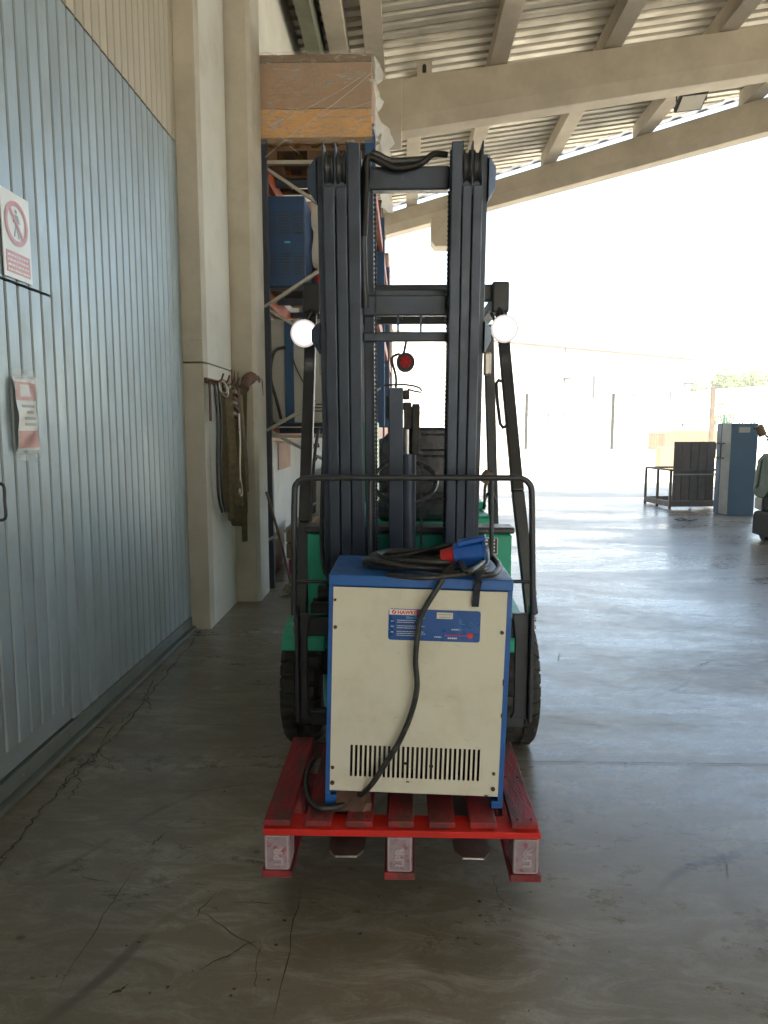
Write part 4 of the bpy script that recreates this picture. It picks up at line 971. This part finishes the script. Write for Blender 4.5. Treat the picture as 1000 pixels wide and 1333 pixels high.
# body
MB().box(-.415,.455,3.0,3.05,.50,1.005).build('front_cowl','green',fk,.010)
MB().box(-.425,.465,2.985,3.12,1.008,1.035).build('cowl_trim','black',fk,.008)
for s in (-1,1):
    q=MB(); xi=.025+s*.36; xo=.025+s*(.545 if s<0 else .515); pr=[]
    for k in range(9):
        a=R(200-k*20+0); pr.append((3.25+.36*math.cos(a), .285+.30*math.sin(a)*.62+.0))
    pts=[(2.92,.515),(2.94,.565),(3.02,.60),(3.45,.62),(3.62,.56),(3.62,.53),(3.44,.59),(3.03,.57),(2.965,.545),(2.94,.51)]
    x0_,x1_=sorted((xi,xo)); q.prism(pts,0,x0_,x1_); q.build('fender','green',fk,.006)
    q=MB(); c_=(.025+s*.477,3.25,.292); r_=.292
    q.lathe_x(*c_,[(-.088,.15),(-.088,.235),(-.083,.270),(-.066,r_-.006),(-.03,r_),(.03,r_),(.066,r_-.006),(.083,.270),(.088,.235),(.088,.15)],56); ty=q.build('tyre','rubber',fk)
    q=MB()
    for k in range(30):
        a=2*math.pi*k/30
        for sd_ in (-1,1):
            aa=a+(.10 if sd_>0 else 0); u=V(0,math.cos(aa),math.sin(aa)); tn=V(0,-math.sin(aa),math.cos(aa)); P0=Vector(c_)
            pts=[]
            for (xx,rr_) in ((.020,r_-.003),(.020,r_+.011),(.064,r_+.008),(.082,.283),(.091,.255),(.086,.25)):
                pts.append((sd_*xx,rr_))
            nn_=len(pts); vs=[]
            for tt in (-.021,.021):
                for (xx,rr_) in pts: vs.append(P0+V(xx,0,0)+u*rr_+tn*tt)
            fs=[(i,i+1,nn_+i+1,nn_+i) for i in range(nn_-1)]+[tuple(range(nn_)),tuple(range(nn_,2*nn_))[::-1]]
            q.add(vs,fs)
    q.build('tyre_lugs','rubber',ty,kind='stuff')
    MB().lathe_x(*c_,[(-.07,0),(-.07,.06),(-.05,.14),(-.088,.152),(.088,.152),(.05,.14),(.07,.06),(.07,0)],32).build('rim','green',ty)
    q=MB().lathe_x(.025+s*.42,4.75,.23,[(-.07,.0),(-.07,.20),(-.055,.225),(.055,.225),(.07,.20),(.07,0)],36); q.build('rear_tyre','rubber',fk)
MB().box(-.40,.45,3.062,3.95,.36,.48).build('floor_plate','black',fk,.006)
MB().prism([(3.9,.30),(5.05,.30),(5.12,.55),(5.05,.93),(4.6,.97),(3.9,.97)],0,-.44,.49).build('counterweight','green',fk,.03,seg=3)
q=at(640,655,4.35); MB().box(.33,.485,4.2,4.6,.972,q.z+.02).build('rear_housing','green',fk,.02)
# seat
def rounded(x0,x1,z0,z1,r,n=6,low=.02):
    P_=[]
    for cx_,cz_,a0,rr_ in ((x1-low,z0+low,-90,low),(x1-r,z1-r,0,r),(x0+r,z1-r,90,r),(x0+low,z0+low,180,low)):
        for k in range(n+1): a=R(a0+90*k/n); P_.append((cx_+rr_*math.cos(a),cz_+rr_*math.sin(a)))
    return P_
MB().prism(rounded(-.14,.34,1.0,1.455,.13),1,4.02,4.13).build('seat_backrest','seat',fk,.03,seg=4)
MB().prism(rounded(-.05,.26,1.08,1.30,.05),1,3.985,4.016).build('seat_pad','seat',fk,.012,seg=3)
MB().prism(rounded(-.06,.26,1.325,1.42,.04),1,3.99,4.018).build('seat_headrest','seat',fk,.012,seg=3)
MB().box(-.14,.34,3.55,4.015,.98,1.10).build('seat_cushion','seat',fk,.04,seg=4)
sw=MB(); cc=V(.0,3.38,1.20); 
sw.tube([cc+V(math.cos(a)*.15,math.sin(a)*.15*.8,math.sin(a)*.15*.6) for a in [2*math.pi*k/16 for k in range(16)]],.012,8,closed=True,sub=2)
sw.bar(cc+V(-.14,0,0),cc+V(.14,0,0),.02,.012); sw.build('steering_wheel','seat',fk); MB().bar(cc,V(0,3.15,.98),.05,.05).build('steering_column','black',fk,.008)
# levers at right
b0=at(631,650,3.3)
MB().tube([b0,at(632,632,3.3),at(640,612,3.3)],.007,6).build('lever','black',fk); 
c=at(634,622,3.25); MB().cyl(c+V(-.02,0,-.02),c+V(.01,0,.03),.028,14,.02).build('lever_knob','tan',fk)
MB().tube([at(630,663,3.4),at(632,648,3.38),at(640,640,3.36),at(646,655,3.4)],.007,6).build('lever','black',fk)
# data plate
dp=at(631,700,2.99); pw=at(648,722,2.99); X0,X1,Z1,Z0=dp.x-.012,pw.x,dp.z,pw.z
pl=MB().box(X0,X1,2.994,2.999,Z0,Z1).build('data_plate','black',fk)
q=MB(); q.box(X0,X1,2.992,2.9935,Z1-.003,Z1); q.box(X1-.003,X1,2.992,2.9935,Z0,Z1-.0031); q.box(X0,X1-.0031,2.992,2.9935,Z0,Z0+.003)
for k in range(4):
    for j in range(2): q.box(X0+.010+j*.030,X0+.026+j*.030,2.992,2.9935,Z0+.012+k*.015,Z0+.020+k*.015)
q.build('plate_print','white',pl,kind='stuff')
# hoses at the left
for pts,r_ in (([at(426,600,3.0),at(421,650,2.98),at(419,700,2.97),at(423,742,2.9),at(430,748,2.88),at(433,735,2.86)],.010),([at(433,610,3.0),at(430,660,2.97),at(428,715,2.95),at(434,738,2.9)],.010),([at(415,560,3.2),at(409,600,3.1),at(404,680,3.05)],.007)):
    MB().tube(pts,r_,8).build('hydraulic_hose','cable',fk)
# load backrest and carriage
by=2.60
lb=[at(383,800,by),at(383,700,by),at(383.5,645,by),at(386,630,by),at(398,623,by),at(430,622,by),at(540,622,by),at(660,622,by),at(680,623,by),at(690,631,by),at(692.5,646,by),at(693,700,by),at(694,800,by)]
MB().tube(lb,.0115,10,sub=3).build('load_backrest','black',fk)
for px in (482,640): MB().tube([at(px,622,by+.012),at(px,830,by+.012)],.008,8).build('backrest_bar','black',fk)
for a,c_ in (((384,757),(440,757)),((655,757),(693,757))): MB().tube([at(*a,by),at(*c_,by)],.007,8).build('backrest_stay','steel' if 0 else 'black',fk)
for s,(pa_,pb_) in ((-1,(384,403)),(1,(668,695))):
    a=at(pa_,800,by+.02); c_=at(pb_,800,by+.02); bz=at(pa_,938,by+.02).z
    ou=a.x if s<0 else c_.x; inn=c_.x if s<0 else a.x
    q=MB(); q.box(min(ou,ou-s*.014),max(ou,ou-s*.014),by-.0,by+.06,bz,a.z+.03)
    q.prism([(ou-s*.015,a.z-.0),(inn+s*.0,a.z),(inn+s*.012,a.z-.10),(inn+s*.012,bz+.03),(inn+s*.0,bz),(ou-s*.015,bz)],1,by+.03,by+.05)
    q.build('carriage_side_plate','black',fk,.004)
    for k,dz in enumerate((.02,.05,-.08)):
        MB().cyl((ou+s*.001,by+.03,a.z-dz),(ou+s*.010,by+.03,a.z-dz),.008,8).build('bolt','steel',fk)
a=at(400,828,2.66); c_=at(400,803,2.66)
MB().box(-.385,.46,2.655,2.70,a.z,c_.z).build('carriage_bar','black',fk,.006)
MB().box(-.36,.41,2.665,2.71,c_.z+.01,c_.z+.05).build('carriage_bar','grease',fk,.006)
MB().box(-.36,.46,2.655,2.70,.30,.36).build('carriage_bar','black',fk,.006)
MB().cyl(at(415,775,2.85),at(432,775,2.85),.042,16).build('tilt_fitting','grease',fk)
MB().cyl(at(408,785,2.86),at(440,785,2.86),.022,14).build('tilt_fitting','grease',fk)
MB().box(-.30,.32,2.76,3.0,.10,.20).build('mast_foot','grease',fk,.01)
for xc in (-.170,.205):
    q=MB(); w_=.052
    q.box(xc-w_,xc+w_,2.615,2.652,.175,.74); q.build('fork_shank','black',fk,.004)
    pts=[]; 
    outl=[(xc-w_,2.612),(xc-w_,2.05),(xc-w_*.94,2.00),(xc-w_*.6,1.972),(xc+w_*.6,1.972),(xc+w_*.94,2.00),(xc+w_,2.05),(xc+w_,2.612)]
    b=MB(); nn_=len(outl); vs=[(x,yv,.200) for x,yv in outl]+[(x,yv,.200-(.008+.028*min(1,(yv-1.97)/.5))) for x,yv in outl]
    b.add(vs,[tuple(range(nn_)),tuple(range(nn_,2*nn_))[::-1]]+[(k,(k+1)%nn_,nn_+(k+1)%nn_,nn_+k) for k in range(nn_)])
    b.build('fork','forkm' if 'forkm' in M else 'steel',fk,.003)

# ------------------------------------------------------------ red pallet on the forks
pa_=empty('red_pallet',(-.008,2.27,.118),'worn red half pallet with stamped blocks raised on the forklift forks','pallet')
PX0,PX1,PY0,PY1=-.414,.399,1.985,2.575; ZB=.208
rr=random.Random(6)
for k in range(7):
    xc=PX0+.039+k*(PX1-PX0-.078)/6; dz=rr.uniform(-.0015,.0015)
    o=MB().box(xc-.038-rr.uniform(0,.003),xc+.038,PY0+.006+rr.uniform(0,.006),PY1-rr.uniform(0,.02),.2725,.2925+dz).build('deck_board','palred',pa_,.003)
    nl=MB()
    for yy in (2.02,2.28,2.54):
        for dx in (-.02,.02): nl.cyl((xc+dx,yy,.291),(xc+dx,yy,.2945),.0035,8)
    nl.build('nail','rust',pa_,kind='stuff')
for i,yy in enumerate((PY0-.004,2.235,PY1-.09)):
    MB().box(PX0-.002,PX1+.004,yy,yy+.09,.2515,.2715).build('stringer','paledge' if i==0 else 'palred',pa_,.002)
for j,xc in enumerate((PX0+.038,PX0+.403,PX1-.038)):
    for i,yy in enumerate((PY0,2.235,PY1-.09)):
        o=MB().box(xc-.038,xc+.038,yy,yy+.09,.1405,.2510).build('block','block' if i==0 else 'palred',pa_,.004)
        if i==0:
            q=MB(); zc_=.196
            for (a0,a1,b0_,b1_) in ((-.032,.032,.246,.249),(-.032,.032,.1435,.1465),(-.034,-.030,.147,.2455),(.030,.034,.147,.2455)): q.box(xc+a0,xc+a1,yy-.003,yy-.0005,b0_,b1_)
            q.build('stamped_border','block2',o)
            t_=text('LPR',.036,'block2',o,(xc+.016-.004*(j==1),yy-.0005,.158+.004*(j-1)),(R(90),0,R(0)),'stamped_letters',.002,.0012,1.0); t_.rotation_euler=(R(90),R(-90),0)
    MB().box(xc-.046,xc+.046,PY0-.006,PY1,.118,.140).build('bottom_board','palred',pa_,.003)
sc_=MB(); c=gz(462,1024,.30)
rr=random.Random(31); vs=[]
for j in range(4):
    for i in range(9): vs.append((c.x-.05+i*.0135+rr.uniform(-.003,.003), 2.045+j*.018, .296+.010*j+rr.uniform(0,.006)-.003*i*(j==0)*rr.random()))
sc_.add(vs,[(j*9+i,j*9+i+1,j*9+i+10,j*9+i+9) for j in range(3) for i in range(8)])
o=sc_.build('wood_scrap',mat('scrap_brown',(.13,.07,.05),.8,0,20,.3)); tag(o,'splintered brown wood scrap wedged under the charger front edge','wood scrap'); sm_=o.modifiers.new('s','SOLIDIFY'); sm_.thickness=.006

# ------------------------------------------------------------ cream and blue charger
ch=empty('battery_charger',(.030,2.29,.2935),'cream and blue battery charger cabinet standing on the red pallet','charger')
CW=.272; CY0,CY1=2.075,2.40; HT=.720; c0=V(.030,0,.2935)
def cbx(x0,x1,y0,y1,z0,z1,name,m,bev=0,par=ch,**k): return MB().box(c0.x+x0,c0.x+x1,y0,y1,c0.z+z0,c0.z+z1).build(name,m,par,bev,**k)
cbx(-CW,-CW+.016,CY0,CY1,.030,HT-.003,'side_panel','blue',.002)
cbx(CW-.016,CW,CY0,CY1,.030,HT-.003,'side_panel','blue',.002)
cbx(-CW-.001,CW+.001,CY0-.002,CY1,HT-.034,HT,'top_panel','blue',.004)
cbx(-CW+.017,CW-.017,CY1-.015,CY1,.03,HT-.035,'back_panel','blue')
cbx(-CW+.017,CW-.017,CY0+.02,CY1-.016,.035,.05,'base_plate','dark')
cbx(-CW+.05,CW-.05,CY0+.12,CY1-.1,.051,.4,'transformer','dark')
for xs in (-CW,CW-.034):
    for ys in (CY0,CY1-.05):
        dz=(-.0075 if xs<0 else .0073)
        cbx(xs,xs+.034,ys,ys+.05,dz,.0295,'foot','blue',.003)
# front panel with real slots
px0_,px1_=-.258,.256; z0_,z1_=.048,.684
slots=28; sxa,sxb=-.197,.197; xsb=[px0_]; pit=(sxb-sxa)/(slots-.45)
for k in range(slots): xsb+=[sxa+k*pit,sxa+k*pit+pit*.52]
xsb.append(px1_); zsb=[z0_,.095,.196,z1_]
b=MB(); W_=len(xsb)
vs=[(c0.x+x,CY0-.004,c0.z+z) for z in zsb for x in xsb]; fs=[]
for j in range(3):
    for i in range(W_-1):
        if j==1 and i%2==1: continue
        fs.append((j*W_+i,j*W_+i+1,(j+1)*W_+i+1,(j+1)*W_+i))
b.add(vs,fs); fp=b.build('front_panel','cream',ch); sm_=fp.modifiers.new('thickness','SOLIDIFY'); sm_.thickness=.003; sm_.offset=-1
for (x,z,r_) in ((-.250,.562,.0055),(.245,.562,.0055),(-.250,.122,.005),(-.250,.073,.0065),(.240,.122,.005),(.240,.073,.0065),(-.252,.645,.004)):
    MB().cyl((c0.x+x,CY0-.009,c0.z+z),(c0.x+x,CY0-.0045,c0.z+z),r_,14).build('screw','rust',fp)
q=MB()
for (x,z,a,l_) in ((-.03,.140,.01,.012),(.05,.134,.012,.012),(-.02,.084,.01,.004),(.256,.40,.004,.03),(.2555,.30,.004,.02),(.22,.05,.01,.004),(-.247,.045,.008,.006)): q.box(c0.x+x-a/2,c0.x+x+a/2,CY0-.0075,CY0-.0045,c0.z+z,c0.z+z+l_*.6)
q.build('chips','rust',fp,kind='stuff')
q=MB()
for k in range(16):
    x=rr.uniform(-.24,.23); z=rr.uniform(.06,.62); a=rr.uniform(-.6,.6); l_=rr.uniform(.006,.03)
    q.bar((c0.x+x,CY0-.0044,c0.z+z),(c0.x+x+l_*math.cos(a),CY0-.0044,c0.z+z+l_*math.sin(a)),.0009,.0006)
q.build('scratches','cabgrey',fp,kind='stuff')
# label
LY=CY0-.0045
lb0=MB().prism(rounded(c0.x-.092,c0.x+.180,c0.z+.500,c0.z+.595,.008,low=.008),1,LY-.0015,LY).build('instrument_label','label',ch)
def lbx(x0,x1,z0,z1,m,name,par=lb0,k=None): return MB().box(c0.x+x0,c0.x+x1,LY-.0022,LY-.0016,c0.z+z0,c0.z+z1).build(name,m,par,kind=k)
lbx(-.090,-.010,.577,.593,'white','name_strip')
text('HAWKER',.0155,'red',lb0,(c0.x-.066,LY-.0024,c0.z+.5795),(R(90),0,0),'lettering',.0002,.0006,1.02)
text('Silent Charger',.0095,'cyan',lb0,(c0.x-.040,LY-.0024,c0.z+.5665),(R(90),0,0),'lettering',.0002,.0002)
MB().cyl((c0.x-.0765,LY-.0026,c0.z+.585),(c0.x-.0765,LY-.0023,c0.z+.585),.0065,20).build('round_logo','red',lb0)
MB().prism([(c0.x-.0795,c0.z+.582),(c0.x-.0775,c0.z+.580),(c0.x-.0735,c0.z+.588),(c0.x-.0755,c0.z+.590)],1,LY-.0030,LY-.0027).build('logo_stroke','white',lb0)
lbx(.050,.098,.569,.588,'cream','paper_sticker')
q=MB(); rr=random.Random(14)
def dashes(x0,x1,z,h,q):
    x=x0
    while x<x1: w_=rr.uniform(.002,.007); q.box(c0.x+x,c0.x+min(x+w_,x1),LY-.0030,LY-.0024,c0.z+z,c0.z+z+h); x+=w_+.0012
for z,x1 in ((.560,-.02),(.554,-.025),(.543,.005),(.537,-.01),(.526,.004),(.520,.008),(.514,-.005)): dashes(-.067,x1+.01,z,.0016,q)
for z in (.556,.540,.523): dashes(-.084,-.076,z,.0025,q)
dashes(.045,.066,.512,.003,q); dashes(.085,.112,.509,.004,q); dashes(.095,.118,.536,.003,q)
q.build('small_print','white',lb0,kind='stuff')
q=MB(); dashes(.055,.093,.581,.0022,q); dashes(.058,.090,.573,.0022,q); q.build('sticker_print','greyprint',lb0,kind='stuff')
q=MB()
for x,z,r0 in ((.106,.538,.004),(.120,.538,.004),(.152,.555,.005)): q.tube([(c0.x+x+r0*math.cos(a),LY-.0026,c0.z+z+r0*math.sin(a)) for a in [k*math.pi/5 for k in range(10)]],.0005,4,closed=True,sub=1)
q.tube([(c0.x+.115,LY-.0026,c0.z+.565),(c0.x+.122,LY-.0026,c0.z+.556),(c0.x+.134,LY-.0026,c0.z+.553)],.0007,4,sub=1); q.tube([(c0.x+.118,LY-.0026,c0.z+.570),(c0.x+.124,LY-.0026,c0.z+.560)],.0006,4,sub=1)
q.build('pictogram','cyan',lb0,kind='stuff')
q=MB(); q.cyl((c0.x+.152,LY-.0028,c0.z+.520),(c0.x+.152,LY-.0022,c0.z+.520),.0085,22); 
x=.075
while x<.142: q.box(c0.x+x,c0.x+x+.0035,LY-.0026,LY-.0022,c0.z+.5185,c0.z+.5215); x+=.0055
q.build('red_star_dial','red',lb0)
q=MB()
for k in range(4):
    a=R(45*k); q.bar((c0.x+.152-.006*math.cos(a),LY-.0031,c0.z+.520-.006*math.sin(a)),(c0.x+.152+.006*math.cos(a),LY-.0031,c0.z+.520+.006*math.sin(a)),.0009,.0004)
q.build('star','fadedred2',lb0)
lb0.location.z += .029
ch.rotation_euler=(0,R(1.55),0)
# short dark strap hanging over the front edge
zt=c0.z+HT
def top(px,py,dz=0): return gz(px,py,zt+dz-.003)
tag(MB().ribbon([top(625,744,.03),top(621,752,.02),V(.218,2.062,zt-.012),V(.212,2.060,zt-.04),V(.209,2.061,zt-.085)],.020,.004,(1,0,0)).build('cable_tie_strap','strapd'),'short dark hook-and-loop strap hanging over the charger top edge','strap')
# coiled cable
cbl=empty('charging_cable',(.08,2.3,zt),'coiled black charging cable on the charger, one length drooping down its front','cable')
rr=random.Random(17)
for k in range(8):
    cx_=.065+rr.uniform(-.014,.014); cy_=2.225+rr.uniform(-.012,.012); rx_=.175+rr.uniform(-.03,.016); ry_=.095+rr.uniform(-.018,.018); lift=.009+.0085*(k//2)+(k%2)*.001
    pts=[]
    for j in range(20):
        a=2*math.pi*j/20; pts.append((cx_+rx_*math.cos(a),cy_+ry_*math.sin(a)+.01*math.sin(2*a+k),zt-.0155*(math.cos(a)*rx_+cx_-.03)/.27*.5-.0+lift+.004*math.sin(3*a+k)+.014*max(0,math.sin(a*1+1.2*k))*(.6)))
    MB().tube(pts,.0085,8,closed=True,sub=3).build('cable_loop','cable',cbl)
drop=[top(630,718,.06),top(628,732,.05),top(608,744,.045),V(.165,2.10,zt+.040),V(.125,2.06,zt+.020),V(.098,2.042,zt-.022)]
drop+=[at(px,py,2.045) for px,py in ((549,800),(544,826),(541,860),(543,895),(535,930),(520,965),(500,997),(483,1022))]
drop+=[gz(463,1040,.305),gz(440,1050,.305),gz(418,1052,.305),gz(404,1044,.305),gz(399,1025,.305),gz(401,1005,.305),gz(412,985,.305)]
MB().tube(drop,.0085,10,sub=6).build('hanging_length','cable',cbl)
MB().tube([top(627,715,.06),top(600,708,.06),top(560,715,.05),top(520,724,.03),top(490,728,.02),top(475,735,.015)],.0075,8,sub=5).build('plug_lead','cable',cbl)
for k,dy in enumerate((0,6)):
    MB().tube([top(622,712,.07),top(632,712+dy,.06),top(633,728+dy,.04),top(615,742+dy*.5,.025),top(580,750,.02),top(545,752,.02),top(505,748,.015)],.008,8,sub=5).build('cable_strand','cable',cbl)
pg=empty('plug',tuple(top(600,722,.04)),'blue and red industrial power plug lying on the coiled cable','plug')
pc=top(608,722,.062); ax=V(1,-.10,.16).normalized()
b=MB(); b.cyl(pc-ax*.038,pc+ax*.050,.038,8,.044); bo=b.build('blue_housing','bluepl',pg,.004)
MB().cyl(pc+ax*.051,pc+ax*.057,.046,8).build('collar','bluepl',pg,.003)
MB().cyl(pc+ax*.057,pc+ax*.059,.034,12).build('socket_face','black',pg)
MB().bar(pc-ax*.03+V(0,-.01,.040),pc+ax*.055+V(0,-.01,.047),.05,.014).build('lid','bluepl',pg,.003)
MB().cyl(pc-ax*.078,pc-ax*.039,.024,12,.031).build('red_gland','redpl',pg,.003)
rc=MB().tube([top(642,726,.03),top(650,738,.02),top(640,748,.015),top(618,748,.018)],.010,8); rc.build('cable_end','cable',cbl)

# ------------------------------------------------------------ thin volume added to imitate veiling glare and lift the blacks
hz=MB().box(-420,520,-220,620,-1.2,16).build('glare_haze','dark'); hz['kind']='stuff'
hm=bpy.data.materials.new('glare_veil'); hm.use_nodes=True; n=hm.node_tree.nodes; n.clear()
ho=n.new('ShaderNodeOutputMaterial'); pv=n.new('ShaderNodeVolumePrincipled'); pv.inputs['Color'].default_value=(1,.99,.97,1); pv.inputs['Density'].default_value=.0024; pv.inputs['Anisotropy'].default_value=.3
hm.node_tree.links.new(pv.outputs[0],ho.inputs['Volume']); hz.data.materials.clear(); hz.data.materials.append(hm)
